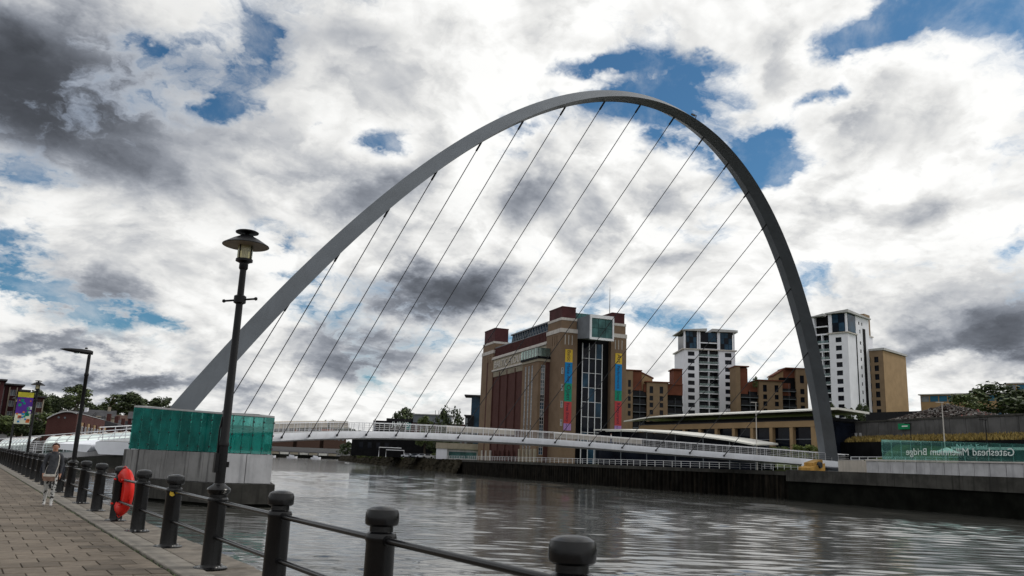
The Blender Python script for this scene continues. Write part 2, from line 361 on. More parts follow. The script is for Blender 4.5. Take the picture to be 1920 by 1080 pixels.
WIN = {}
def window_mesh(w, h, axis, bars, fm, gm):
    """recessed window: frame bars and pane, centred on its own origin; axis 'y' faces -y, 'x' faces -x, 'X' faces +x"""
    key = (round(w, 2), round(h, 2), axis, bars, fm, gm)
    if key in WIN: return WIN[key]
    t = .07 if w > .8 else .05; b = MB()
    rects = [(-w/2, w/2, -h/2, -h/2+t), (-w/2, w/2, h/2-t, h/2), (-w/2, -w/2+t, -h/2+t, h/2-t), (w/2-t, w/2, -h/2+t, h/2-t)]
    for i in range(bars[0]): x = -w/2+w*(i+1)/(bars[0]+1); rects.append((x-t/2, x+t/2, -h/2+t, h/2-t))
    for i in range(bars[1]): z = -h/2+h*(i+1)/(bars[1]+1); rects.append((-w/2+t, w/2-t, z-t/2, z+t/2))
    def put(x0, x1, y0, y1, z0, z1, mi):
        if axis == 'y': b.box(x0, x1, y0, y1, z0, z1, mi)
        elif axis == 'x': b.box(y0, y1, x0, x1, z0, z1, mi)
        else: b.box(-y1, -y0, x0, x1, z0, z1, mi)
    for x0, x1, z0, z1 in rects: put(x0, x1, -.05, .03, z0, z1, 0)
    put(-w/2+t*.5, w/2-t*.5, .0, .02, -h/2+t*.5, h/2-t*.5, 1)
    WIN[key] = b.mesh('window', [M[fm], M[gm]]); return WIN[key]

def holes(mb, W0, W1, Z0, Z1, rects, dep, fn, mi=0):
    """wall face with real openings; fn(u, z, d) gives the point d metres behind the face"""
    xs = sorted({W0, W1, *[r[0] for r in rects], *[r[1] for r in rects]}); zs = sorted({Z0, Z1, *[r[2] for r in rects], *[r[3] for r in rects]})
    for i in range(len(xs)-1):
        for j in range(len(zs)-1):
            cx, cz = (xs[i]+xs[i+1])/2, (zs[j]+zs[j+1])/2
            if any(r[0] < cx < r[1] and r[2] < cz < r[3] for r in rects): continue
            mb.quad(fn(xs[i], zs[j], 0), fn(xs[i+1], zs[j], 0), fn(xs[i+1], zs[j+1], 0), fn(xs[i], zs[j+1], 0), mi)
    for a, c, z0, z1 in rects:
        for p, q in (((a, z0), (c, z0)), ((c, z0), (c, z1)), ((c, z1), (a, z1)), ((a, z1), (a, z0))):
            mb.quad(fn(*p, 0), fn(*q, 0), fn(*q, dep), fn(*p, dep), mi)
        mb.quad(fn(a, z0, dep), fn(c, z0, dep), fn(c, z1, dep), fn(a, z1, dep), mi)

def block(parent, name, x0, x1, y0, y1, z0, z1, m, front=(), left=(), right=(), bars=(1, 0), fm='frame', gm='glass', dep=.25, pick=None):
    """box volume with window openings on its front (y0), left (x0) and right (x1) faces"""
    b = MB()
    holes(b, x0, x1, z0, z1, list(front), dep, lambda u, z, d: (u, y0+d, z))
    holes(b, y0, y1, z0, z1, list(left), dep, lambda u, z, d: (x0+d, u, z))
    holes(b, y0, y1, z0, z1, list(right), dep, lambda u, z, d: (x1-d, u, z))
    b.quad((x0, y1, z0), (x1, y1, z0), (x1, y1, z1), (x0, y1, z1)); b.quad((x0, y0, z1), (x1, y0, z1), (x1, y1, z1), (x0, y1, z1))
    o = b.build(name, m, parent, fix=False)
    for ax, lst in (('y', front), ('x', left), ('X', right)):
        for a, c, za, zb in lst:
            g = pick() if pick else gm
            me = window_mesh(c-a, zb-za, ax, bars, fm, g); cx, cz = (a+c)/2, (za+zb)/2
            loc = (cx, y0+dep-.06, cz) if ax == 'y' else ((x0+dep-.06, cx, cz) if ax == 'x' else (x1-dep+.06, cx, cz))
            link('window', me, parent, loc)
    return o

# ================================================================== THE SETTING
WATER_Z = -2.3
NEAR_BANK = [(3.9, -400), (3.9, 0), (3.9, 60), (3.9, 105), (8, 128), (18, 155), (30, 200), (45, 255), (72, 340), (112, 470), (150, 590), (188, 690), (236, 785), (300, 868), (400, 925), (900, 1010), (2500, 1200)]
FAR_BANK = [(40, -400), (86, -10), (96.4, 44), (104, 81), (108.6, 84.5), (109.3, 118), (115, 150), (121, 185), (131, 222), (170, 341), (201, 446), (275, 672), (330, 750), (430, 815), (900, 880), (2500, 1000)]
def land(name, bank, side, prof, m):
    b = MB(); rows = []
    for x, y in bank:
        rows.append([(x+side*d, y + (0 if y < 700 else (-d*.9 if side > 0 else d*.9)), z) for d, z in prof(y)])
    for i in range(len(rows)-1):
        for j in range(len(rows[0])-1):
            b.quad(rows[i][j], rows[i+1][j], rows[i+1][j+1], rows[i][j+1])
    o = b.build(name, m, smooth=True); return tag(o, kind='structure')
def lerp_prof(A, B, t): return [(a[0]+(c[0]-a[0])*t, a[1]+(c[1]-a[1])*t) for a, c in zip(A, B)]
def near_prof(y):
    A = [(0, -.09), (1.2, -.09), (20, -.09), (60, -.09), (120, 1), (300, 10), (900, 20), (4000, 30)]
    B = [(0, 1.0), (6, 1.3), (25, 2.2), (50, 6), (90, 13), (200, 20), (900, 28), (4000, 30)]
    return lerp_prof(A, B, max(0, min(1, (y-115)/60)))
def far_prof(y):
    A = [(0, 2.05), (13, 2.15), (22, 3.2), (29, 7.2), (33, 8.4), (38.5, 8.6), (40, 11.2), (75, 12.5), (145, 19.5), (320, 24), (900, 30), (4000, 34)]
    B = [(0, 1.9), (9, 1.95), (20, 2.0), (40, 2.6), (55, 4), (70, 7), (82, 10), (110, 15), (150, 19), (320, 23), (900, 29), (4000, 34)]
    return lerp_prof(A, B, max(0, min(1, (y-95)/25)))
near_land = land('quayside_ground', NEAR_BANK, -1, near_prof, M['tarmac'])
far_land = land('far_bank_ground', FAR_BANK, 1, far_prof, M['grass_g'])

def water_material():
    m = bpy.data.materials.new('river_water'); m.use_nodes = True; t = m.node_tree; b = NB(t); bs = t.nodes['Principled BSDF']
    g = b.n('ShaderNodeNewGeometry'); P = g.outputs['Position']
    m0 = b.n('ShaderNodeMapping'); t.links.new(P, m0.inputs[0]); m0.inputs['Rotation'].default_value = (0, 0, R(33))      # wind ripples run across the river
    mp = b.n('ShaderNodeMapping'); t.links.new(m0.outputs[0], mp.inputs[0]); mp.inputs['Scale'].default_value = (.34, 1.0, 1.0)
    calm = b.smooth(b.noise(mp.outputs[0], .035, 4, .6, .6).outputs['Fac'], .40, .62, .35, 1.0)
    h3 = b.noise(mp.outputs[0], 7.0, 3, .55).outputs['Fac']
    bn = b.n('ShaderNodeBump'); bn.inputs['Distance'].default_value = .02; b.put(bn.inputs['Strength'], b.m('MULTIPLY', calm, .25)); t.links.new(h3, bn.inputs['Height'])
    t.links.new(bn.outputs[0], bs.inputs['Normal'])
    bs.inputs['Base Color'].default_value = (.045, .045, .04, 1); bs.inputs['Roughness'].default_value = .105
    bs.inputs['IOR'].default_value = 2.8; bs.inputs['Specular IOR Level'].default_value = .5
    return m
w = MB(); xs = [-3000, -400, -100, 0, 40, 80, 120, 200, 400, 1000, 4000]; ys = [-1500, -200, -50, 0, 40, 80, 120, 200, 400, 900, 2000, 6000]
for i in range(len(xs)-1):
    for j in range(len(ys)-1):
        w.quad((xs[i], ys[j], WATER_Z), (xs[i+1], ys[j], WATER_Z), (xs[i+1], ys[j+1], WATER_Z), (xs[i], ys[j+1], WATER_Z))
# real wind ripples on the stretch between the two quays: a sum of many small waves, crests across the wind
WD = R(33); rng = np.random.RandomState(4); NW = 54
lam = np.exp(rng.uniform(math.log(.30), math.log(2.2), NW)); wdir = rng.normal(0, .36, NW); kk = 2*np.pi/lam; ku, kv = kk*np.sin(wdir), kk*np.cos(wdir); ph = rng.uniform(0, 6.283, NW)
def ripples(u, v, dv):
    z = np.zeros_like(u); calm = .72+.28*np.sin(u*.045+v*.13+1.2*np.sin(v*.031+u*.02))*np.cos(v*.071-u*.027+.6)
    for i in range(NW):
        att = min(1.0, max(0.0, (lam[i]/dv-2.5)/3.0))
        if att > 0: z += RIPPLE*math.sqrt(2/NW)/kk[i]*att*np.sin(ku[i]*u+kv[i]*v+ph[i])
    return z*calm
RIPPLE = .125
for v0, v1, u0, u1, du, dv in ((5, 34, -27, 36, .17, .085), (34, 80, -52, 70, .36, .17), (80, 190, -75, 125, .8, .34)):
    nu, nv = int((u1-u0)/du)+1, int((v1-v0)/dv)+1; U, V_ = np.meshgrid(np.linspace(u0, u1, nu), np.linspace(v0, v1, nv))
    Zw = ripples(U, V_, dv)+WATER_Z+.07
    X = U*math.cos(WD)+V_*math.sin(WD); Y = -U*math.sin(WD)+V_*math.cos(WD)
    n0 = len(w.v); w.v += list(zip(X.ravel().tolist(), Y.ravel().tolist(), Zw.ravel().tolist()))
    idx = np.arange(nu*nv).reshape(nv, nu)+n0; q4 = np.stack([idx[:-1, :-1], idx[:-1, 1:], idx[1:, 1:], idx[1:, :-1]], -1).reshape(-1, 4)
    w.f += list(map(tuple, q4.tolist())); w.mi += [0]*len(q4)
ro = w.build('river', water_material(), fix=False); ro.data.polygons.foreach_set('use_smooth', [True]*len(ro.data.polygons)); tag(ro, kind='structure')

# ---- quay walls (things of their own)
def wall_strip(name, pts, z0, z1, lean, m, label, cat='wall'):
    b = MB(); k = len(pts)
    for i in range(k-1):
        (x0, y0), (x1, y1) = pts[i], pts[i+1]
        z1a, z1b = (z1[i], z1[i+1]) if isinstance(z1, list) else (z1, z1)
        b.quad((x0-lean, y0, z0), (x1-lean, y1, z0), (x1, y1, z1b), (x0, y0, z1a))
        s = .9 if lean >= 0 else -.9
        b.quad((x0, y0, z1a), (x1, y1, z1b), (x1+s, y1, z1b), (x0+s, y0, z1a))
        b.quad((x0+s, y0, z0), (x1+s, y1, z0), (x1+s, y1, z1b), (x0+s, y0, z1a))
    return tag(b.build(name, m, fix=False), label, cat)
wall_strip('quay_wall', [(3.86, -300), (3.86, 105)], -6, -.10, -.02, M['wetwall'], 'dark wet quay wall dropping to the water below the black bollards')
wall_strip('river_wall', [p for p in NEAR_BANK if p[1] >= 105], -6, [-.06, .5]+[1.03]*12, -1.5, M['wetwall'], 'low earthen river edge below the brick riverside flats')
wall_strip('stone_embankment', [p for p in FAR_BANK if p[1] >= 222], -6, 1.95, 4.5, M['earth'], 'dark sloping stone embankment left of the flour mill building')
# stones and weeds breaking up the embankment slope
def rubble_mesh(n, size, seed):
    rnd = random.Random(seed); b = MB()
    return b, rnd
bk = MB(); rnd = random.Random(3)
pts = [p for p in FAR_BANK if 222 <= p[1] <= 680]
for _ in range(900):
    i = rnd.randrange(len(pts)-1); t = rnd.random()**1.5 if i == 0 else rnd.random(); (x0, y0), (x1, y1) = pts[i], pts[i+1]
    s = rnd.random(); x, y, z = x0+(x1-x0)*t-4.5*s, y0+(y1-y0)*t, 1.9-8*s*0.98
    if z < -2.6: continue
    a = rnd.uniform(.15, .45)
    bk.box(x-a-.1, x+a*.3, y-a, y+a, z-a*.5, z+a*.45)
tag(bk.build('embankment_stones', M['earth']), 'tumbled dark stones lying on the embankment slope', 'stones', kind='stuff')

# ---- pavement of paving slabs (rows of 0.53 m, half bond of 0.48 m), granite kerb and coping
pave = MB(); pave.box(-14, 2.74, -6, 110, -.085, -.030)
pavement = tag(pave.build('pavement', M['joint']), kind='structure')
def paver_mats():
    out = []
    for i, k in enumerate((.80, .93, 1.0, 1.07, 1.2)):
        c = (.142*k, .118*k, .094*k)
        out.append(mat('paving_slab_%s' % 'abcde'[i], c, .82, .16, 5, .3, 70, blotch=.4))
    return out
PM = paver_mats()
PWX, PWY, GAP = .482, .533, .014
pav_meshes = []
for i in range(10):
    q = random.Random(i); b = MB(); dz = q.uniform(-.004, .004); b.bbox(-PWX/2+GAP/2, PWX/2-GAP/2, -PWY/2+GAP/2, PWY/2-GAP/2, -.045, dz, .006)
    for k in range(8, 12): b.v[k] = (b.v[k][0], b.v[k][1], b.v[k][2]+q.uniform(-.003, .003))
    pav_meshes.append(b.mesh('paving_slab', PM[i % 5]))
cells = []
for j in range(int((100+4)/PWY)):
    y = -4+j*PWY; off = (j % 2)*PWX/2
    for i in range(30):
        x = 2.70-PWX/2-off-i*PWX+PWX/2*(0)
        if x < -10: continue
        vis = y > 10.5 and x > .05*(y-11)-.15 and x < 2.6
        cells.append((0 if vis else 1, y, x))
cells.sort()
seen = [c for c in cells if c[0] == 0][:290]
rest = [c for c in cells if c not in set(seen)]
for n_, (_, y, x) in enumerate(seen):
    link('paving_slab', random.choice(pav_meshes), pavement, (x, y, 0))
b = MB(); q = random.Random(5)
for _, y, x in rest:
    if y > 100: continue
    x1 = min(x+PWX/2-GAP/2, 2.70); dz = q.uniform(-.004, .004)
    b.bbox(x-PWX/2+GAP/2, x1, y-PWY/2+GAP/2, y+PWY/2-GAP/2, -.045, dz, .006, q.randrange(5))
tag(b.build('paving_slabs_beyond', PM, pavement), kind='stuff')
# edging pieces filling the half-bond ends next to the kerb
b = MB()
for j in range(int(90/PWY)):
    if j % 2 == 1:
        y = -4+j*PWY; b.bbox(2.70-PWX/2+GAP/2, 2.70, y-PWY/2+GAP/2, y+PWY/2-GAP/2, -.045, q.uniform(-.004, .003), .006, q.randrange(5))
tag(b.build('half_slabs', PM, pavement), kind='stuff')
coping = thing('quay_edge', None, None); coping['kind'] = 'structure'
MB().box(2.70, 3.88, -20, 110, -.09, -.028).build('bedding', M['joint'], coping)
km, cm = [], []
for i in range(5):
    q = random.Random(40+i); L = 1.18; b = MB(); b.bbox(2.765, 3.165, -L/2, L/2, -.06, .014+q.uniform(-.004, .004), .012); km.append(b.mesh('kerb_stone', M['kerb']))
    b = MB(); b.bbox(3.185, 3.93, -L/2, L/2, -.3, .004+q.uniform(-.006, .006), .022)
    for k in range(8, 12): b.v[k] = (b.v[k][0]+q.uniform(-.012, .012), b.v[k][1], b.v[k][2]+q.uniform(-.01, .006))
    cm.append(b.mesh('coping_stone', M['granite']))
for j in range(74):
    y = -3+j*1.2
    link('kerb_stone', random.choice(km), coping, (0, y, 0)); link('coping_stone', random.choice(cm), coping, (0, y+.45, 0))
# moss and grit tufts in the groove along the kerb
b = MB(); q = random.Random(9)
for _ in range(420):
    y = 9+q.random()**1.6*50; x = q.uniform(2.69, 2.775) if q.random() < .75 else q.uniform(3.15, 3.20); s = q.uniform(.008, .022)
    b.tri((x-s, y-s, -.02), (x+s, y, -.02), (x+q.uniform(-s, s), y+s, q.uniform(.0, .016)))
tag(b.build('kerb_moss', M['leaf']), 'moss and weeds in the groove along the granite kerb', 'moss', kind='stuff')

# ================================================================== NEAR THINGS: bollards, rails, lamps
BY = [4.2, 6.98, 9.78, 12.56, 15.43, 18.34, 21.05, 24.2, 27.3, 30.5, 33.5, 36.5] + [39.5+3*i for i in range(15)]
BX = 3.3
shaft_m = MB().lathe([(.155, 0), (.155, .02), (.140, .035), (.136, .06), (.130, .90), (.134, .915), (.142, .93), (.142, .955), (.132, .985), (.106, 1.0), (.104, 1.05)], 28).mesh('shaft', M['iron'], True)
cap_m = MB().lathe([(.100, 1.045), (.128, 1.05), (.148, 1.065), (.152, 1.10), (.150, 1.155), (.138, 1.19), (.10, 1.212), (.04, 1.222)], 28).mesh('cap', M['iron'], True)
plate_m = MB().lathe([(.235, .0), (.235, .018), (.225, .026), (.15, .028)], 28).mesh('base_plate', M['steel'] if False else M['iron'], True)
bolt_m = MB().lathe([(.016, .02), (.016, .048), (.010, .052)], 6).mesh('bolt', M['steel'])
lug_m = MB().lathe([(.045, -.03), (.052, -.01), (.052, .01), (.045, .03)], 12).mesh('lug', M['iron'], True)
POS = ['nearest the camera, cut off by the lower edge', 'second from the camera, in front of the open river', 'third from the camera, just right of the near lamp post']
ORD = ['first', 'second', 'third', 'fourth', 'fifth', 'sixth', 'seventh', 'eighth', 'ninth', 'tenth', 'eleventh', 'twelfth', 'thirteenth', 'fourteenth', 'fifteenth', 'sixteenth']
def bollard_label(i):
    if i < 3: return 'black iron railing bollard ' + POS[i]
    if i == 4: return 'black iron bollard with a yellow sticker, next beyond the near lamp post'
    if i == 5: return 'black iron bollard between the stickered one and the red lifebuoy'
    if i == 6: return 'black iron bollard carrying the red lifebuoy'
    if i == 7: return 'black iron bollard next beyond the lifebuoy'
    if i == 8: return 'black iron bollard second beyond the lifebuoy, nearer than the walking woman'
    if i == 10: return 'black iron bollard just behind the walking woman'
    return 'small black bollard, %s beyond the walking woman in the receding row' % ORD[i-11 if i < 27 else 15]
def bollard(i, y, lamp=False):
    if lamp: return None
    t = thing('bollard', bollard_label(i), 'bollard', (BX, y, 0), random.uniform(0, 1), 'black bollards along the quay edge' )
    link('shaft', shaft_m, t); link('cap', cap_m, t); link('base_plate', plate_m, t)
    if i < 12:
        for k in range(4): link('bolt', bolt_m, t, (.19*math.cos(k*math.pi/2+.4), .19*math.sin(k*math.pi/2+.4), 0))
    return t
LAMPS = {3: 12.56, 9: 30.5, 16: 51.5, 22: 69.5}
def rail(parent, y0, y1):
    for z, nm in ((.93, 'upper_rail'), (.44, 'lower_rail')):
        a = parent.rotation_euler.z; d = Vector((0, y1-y0, 0)); d.rotate(Matrix.Rotation(-a, 3, 'Z'))
        e = d.normalized()
        b = MB(); b.tube([e*.12+Vector((0, 0, z)), d-e*.12+Vector((0, 0, z))], .030, 10)
        b.tube([e*.12+Vector((0, 0, z)), e*.165+Vector((0, 0, z))], .046, 10); b.tube([d-e*.165+Vector((0, 0, z)), d-e*.12+Vector((0, 0, z))], .046, 10)
        b.build(nm, M['iron'], parent, True)
posts = []
for i, y in enumerate(BY):
    if i in LAMPS: posts.append(None); continue
    posts.append(bollard(i, y))
st = MB(); st.lathe([(.001, 0), (.045, 0), (.045, .004)], 14); so = st.build('sticker', M['yellow'], posts[4], True)
so.rotation_euler = (R(90), 0, R(-25)); so.location = (-.055, -.122, .90); so.rotation_euler = (R(90), 0, -posts[4].rotation_euler.z-R(15)); posts[4].rotation_euler.z = 0; so.rotation_euler.z = R(-22)

def lantern_lamp(label, y, full=True):
    t = thing('street_lamp', label, 'street lamp', (BX, y, 0), 0, 'black street lamps on the quay')
    MB().lathe([(.155, 0), (.155, .02), (.140, .035), (.136, .06), (.130, .90), (.134, .93), (.15, .945), (.15, .965), (.128, .99), (.128, 1.03), (.155, 1.06), (.168, 1.10), (.155, 1.125), (.10, 1.16), (.075, 1.19)], 28).build('base_column', M['iron'], t, True)
    link('base_plate', plate_m, t)
    for k in range(4): link('bolt', bolt_m, t, (.19*math.cos(k*math.pi/2+.4), .19*math.sin(k*math.pi/2+.4), 0))
    MB().lathe([(.070, 1.17), (.070, 1.72), (.078, 1.73), (.078, 1.77), (.066, 1.79), (.048, 4.42)], 20).build('pole', M['iron_lamp'], t, True)
    if full:
        MB().box(-.11, -.055, -.05, .05, 1.34, 1.62).box(.055, .10, -.03, .03, 1.42, 1.50).tube([(-.08, 0, 1.62), (-.085, 0, 1.95), (-.06, 0, 2.15)], .014, 6).build('cable_box', M['iron_lamp'], t)
    c = MB(); c.lathe([(.06, 3.86), (.092, 3.88), (.092, 3.98), (.06, 4.0)], 16)
    c.tube([(-.20, .14, 3.90), (.20, -.14, 3.95)], .016, 8); c.lathe([(.005, -.028), (.026, -.015), (.026, .015), (.005, .028)], 10, (-.20, .14, 3.90)); c.lathe([(.005, -.028), (.026, -.015), (.026, .015), (.005, .028)], 10, (.20, -.14, 3.95))
    c.build('ladder_bar', M['iron_lamp'], t, True)
    MB().lathe([(.055, 4.40), (.068, 4.42), (.066, 4.50), (.10, 4.52), (.128, 4.53), (.128, 4.565), (.10, 4.575)], 24).build('lantern_base', M['iron_lamp'], t, True)
    g = MB(); g.lathe([(.112, 4.57), (.116, 4.86)], 24); g.build('lantern_glass', M['lampglass'], t, True)
    MB().lathe([(.05, 4.575), (.05, 4.84)], 14).build('bulb_housing', M['lampinner'], t, True)
    p = MB()
    for k in range(4): a = k*math.pi/2+.6; p.tube([(.12*math.cos(a), .12*math.sin(a), 4.56), (.12*math.cos(a), .12*math.sin(a), 4.90)], .009, 6)
    p.build('lantern_bars', M['iron_lamp'], t)
    h = MB(); h.lathe([(.352, 4.780), (.350, 4.790), (.20, 4.885), (.12, 4.925), (.10, 4.94)], 40); h.build('hat', M['iron_lamp'], t, True)
    h = MB(); h.lathe([(.345, 4.776), (.19, 4.866), (.02, 4.872)], 40); h.build('hat_lining', M['lampinner'], t, True)
    p = MB(); p.lathe([(.03, 4.93), (.03, 5.0)], 10); p.lathe([(.10, 4.975), (.172, 4.985), (.176, 5.0), (.15, 5.015), (.06, 5.03)], 32); p.build('top_disc', M['iron_lamp'], t, True)
    return t
lamp1 = lantern_lamp('tall black street lamp with disc hat lantern, nearest, rising before the arch', 12.56)
lamp3 = lantern_lamp('distant black street lamp with a colourful banner on its pole', 51.5, False)
lamp4 = lantern_lamp('farthest black street lamp at the left edge before the brick flats', 69.5, False)
# the second lamp carries a flat modern head
lamp2 = thing('street_lamp', 'black street lamp with a flat leaf-shaped head leaning over the path', 'street lamp', (BX, 30.5, 0), 0, 'black street lamps on the quay')
MB().lathe([(.155, 0), (.14, .035), (.136, .06), (.130, .90), (.15, .945), (.15, .965), (.128, .99), (.128, 1.03), (.165, 1.09), (.155, 1.125), (.10, 1.16), (.075, 1.19)], 24).build('base_column', M['iron'], lamp2, True)
link('base_plate', plate_m, lamp2)
MB().lathe([(.072, 1.17), (.072, 2.3), (.060, 2.35), (.058, 3.9), (.072, 3.92), (.072, 3.99), (.056, 4.02), (.052, 4.62)], 18).build('pole', M['iron_lamp'], lamp2, True)
h = MB(); secs = [(.10, .05, .075), (.02, .075, .10), (-.25, .13, .10), (-.5, .15, .085), (-.75, .10, .05), (-.88, .02, .015)]; n0 = len(h.v)
for x, wy, hz in secs:
    for k in range(12): a = 2*math.pi*k/12; h.v.append((x, wy*math.cos(a), 4.68+.05*min(1, -x+.1)+hz*math.sin(a)*(.6 if math.sin(a) < 0 else 1)))
for i in range(len(secs)-1):
    for k in range(12): k2 = (k+1) % 12; h.f.append((i*12+k, i*12+k2, (i+1)*12+k2, (i+1)*12+k)); h.mi.append(0)
h.f.append(tuple(range(11, -1, -1))); h.f.append(tuple(range(60, 72))); h.mi += [0, 0]
head = h.build('lamp_head', M['iron_lamp'], lamp2, True)
MB().lathe([(.045, 0), (.045, .04), (.02, .05)], 10, (-.12, 0, 4.81)).build('photocell', M['iron_lamp'], head)
MB().lathe([(.11, 0), (.09, -.035), (.02, -.05)], 16, (-.38, 0, 4.68)).build('lamp_bowl', M['clear'], head, True)
for k, o in zip((3, 9, 16, 22), (lamp1, lamp2, lamp3, lamp4)): posts[k] = o
for i in range(len(BY)-1): rail(posts[i], BY[i], BY[i+1])
first = posts[0]; 
b = MB()
for z in (.93, .44): b.tube([(0, -.12, z), (0, -2.7, z)], .03, 10)
o = b.build('rail_stub', M['iron'], first, True); o.rotation_euler.z = -first.rotation_euler.z

# street banner hung on the third lamp
bt = thing('street_banner', 'colourful purple street banner with a yellow top on the distant lamp post', 'banner', (BX, 51.5, 0), R(4))
for nm, z0, z1, k in (('banner_top', 4.08, 4.34, 'bannery'), ('banner_picture', 3.20, 4.07, 'bannerp'), ('banner_foot', 2.66, 3.19, 'bannerw')):
    MB().box(-.86, -.12, -.012, .012, z0, z1).build(nm, M[k], bt)
q = random.Random(2); pp = MB()
for _ in range(26):
    x, z, s = q.uniform(-.80, -.2), q.uniform(2.75, 3.95), q.uniform(.03, .09)
    pp.box(x-s, x+s, -.018, -.013, z-s, z+s, q.randrange(4))
tag(pp.build('banner_print', [M['bannero'], M['blue'], M['offwhite'], M['green']], bt), kind='stuff')
for z in (4.37, 2.62): MB().tube([(-.88, 0, z), (0, 0, z)], .016, 6).build('banner_arm', M['iron_lamp'], bt)

# lifebuoy in its red holder
lb = thing('lifebuoy', 'bright red lifebuoy hanging on a black bollard', 'lifebuoy', (BX+.05, 20.80, .66), R(-79))
def torus(R0, r_, sx, sz, dep, seg=40, ts=12):
    b = MB()
    for i in range(seg):
        a = 2*math.pi*i/seg
        for j in range(ts):
            q_ = 2*math.pi*j/ts; rad = R0+r_*math.cos(q_); b.v.append((rad*math.cos(a)*sx, dep*math.sin(q_), rad*math.sin(a)*sz))
    for i in range(seg):
        for j in range(ts):
            i2, j2 = (i+1) % seg, (j+1) % ts; b.f.append((i*ts+j, i2*ts+j, i2*ts+j2, i*ts+j2)); b.mi.append(0)
    return b
torus(.36, .135, .92, 1.06, .105).build('ring', M['red'], lb, True)
MB().lathe([(.001, -.03), (.27, -.03), (.27, .0), (.001, .0)], 28).build('holder_plate', M['red'], lb, True).rotation_euler = (R(90), 0, 0)
for k in range(4):
    a = k*math.pi/2+.785; bb = MB(); x, z = .36*math.cos(a)*.92, .36*math.sin(a)*1.06
    bb.lathe([(.04, -.02), (.05, 0), (.04, .02)], 10, (0, 0, 0)); o = bb.build('rope_clip', M['red'], lb, True); o.location = (x, -.12, z)
rp = [(.50*math.cos(a)*.95*(1 if i % 2 else 1.06), -.03, .50*math.sin(a)*1.08*(1 if i % 2 else 1.05)) for i, a in enumerate([2*math.pi*k/24 for k in range(24)])]
MB().tube(rp, .010, 6, closed=True).build('grab_rope', M['red'], lb, True)

# ================================================================== THE BRIDGE
BRX, BRY, BRA = 15.74, 80.8, R(4.6)
bridge = thing('footbridge', 'tilting footbridge with a tall grey steel arch and curved white deck', 'bridge', (BRX, BRY, 0), BRA)
# --- arch: a leaning parabola with a kite-shaped section that swells towards the feet
AP = (45.421, -1.29, 1.964, .694, -.904); AL = .264
def arch_frame(t):
    def s_(t): return (1-t*t)*sum(c*t**i for i, c in enumerate(AP))
    s = s_(t); ds = (s_(t+1e-4)-s_(t-1e-4))/2e-4; n = math.hypot(ds, 52.5); ca, sa = math.cos(AL), math.sin(AL)
    c = Vector((-3.199+52.5+52.5*t, -5.881-s*sa, .4+s*ca)); tan = Vector((52.5/n, -ds/n*sa, ds/n*ca))
    ax = Vector((0, -ca, -sa)); out = tan.cross(ax)
    if out.z < 0 and abs(t) < .99: out = -out
    o, u, i = .75+.434*t*t, 1.614+.12*t*t, .531+.097*t*t
    return c, ax, out, o, u, i
ab = MB(); NA = 140; ring = []
for k in range(NA+1):
    t = -1+2*k/NA; c, ax, out, o, u, i = arch_frame(t)
    for p in (c+out*o, c+ax*u, c-out*i, c-ax*u): ab.v.append(tuple(p))
for k in range(NA):
    for j in range(4): j2 = (j+1) % 4; ab.f.append((k*4+j, k*4+j2, (k+1)*4+j2, (k+1)*4+j)); ab.mi.append(0)
ab.f.append((0, 1, 2, 3)); ab.f.append((NA*4+3, NA*4+2, NA*4+1, NA*4)); ab.mi += [0, 0]
arch_o = ab.build('arch', M['arch'], bridge, True)
for po in arch_o.data.polygons: po.use_smooth = True
try: arch_o.data.set_sharp_from_angle(angle=R(20))
except Exception: pass
c, ax, out, o, u, i = arch_frame(.085)
MB().tube([c+out*.6, c+out*1.25], .05, 6).box(c.x-.35, c.x+.35, c.y-.1, c.y+.1, c.z+1.2, c.z+1.38).build('beacon', M['cable'], bridge)
# --- deck: near edge follows the cable anchors, the deck bulges away downstream
DECK = [(-3, -3, 1.6), (8, 9.5, 2.75), (19, 17.6, 3.6), (23.4, 19.5, 3.98), (28.1, 21.1, 4.32), (33.3, 22.8, 4.62), (38.7, 24.1, 4.84), (44.3, 24.95, 5.0), (50.2, 25.3, 5.1), (56, 24.95, 5.15), (61.7, 24.0, 5.17), (66.9, 22.2, 5.12), (72, 19.7, 4.97), (76.5, 16.7, 4.77), (80.6, 13.2, 4.55), (84.4, 9.4, 4.33), (88, 5.4, 4.12), (92, .7, 3.88), (96, -4.2, 3.6), (100.5, -9.8, 3.25)]
def deck_pt(x):
    y, z = catmull(DECK, x); y2, _ = catmull(DECK, x+.05); y1, _ = catmull(DECK, x-.05); t = Vector((.1, y2-y1, 0)).normalized()
    return Vector((x, y, z)), t, Vector((-t.y, t.x, 0))     # point, tangent, away-from-camera normal
def deck_x(n=110): return [-3+103.5*k/n for k in range(n+1)]
def sweep(prof, xs_, name, m, smooth=True, parent=bridge):
    b = MB(); k = len(prof)
    for x in xs_:
        p, t, nrm = deck_pt(x)
        for a, z in prof: b.v.append(tuple(p+nrm*a+Vector((0, 0, z))))
    for i in range(len(xs_)-1):
        for j in range(k): j2 = (j+1) % k; b.f.append((i*k+j, i*k+j2, (i+1)*k+j2, (i+1)*k+j)); b.mi.append(0)
    n = len(xs_)-1; b.f.append(tuple(range(k-1, -1, -1))); b.f.append(tuple(n*k+j for j in range(k))); b.mi += [0, 0]
    return b.build(name, m, parent, smooth)
sweep([(0, .48), (-.02, .1), (.10, -.42), (1.0, -.62), (3.2, -.62), (3.6, -.1), (3.6, .40), (3.4, .48)], deck_x(), 'deck_girder', M['deckwhite'])
sweep([(.12, .485), (3.3, .485), (3.3, .53), (.12, .53)], deck_x(), 'walkway', M['steel'])
sweep([(4.0, -.1), (4.3, -.5), (7.2, -.3), (7.4, .15), (4.0, .15)], deck_x(), 'cycleway', M['deckwhite'])
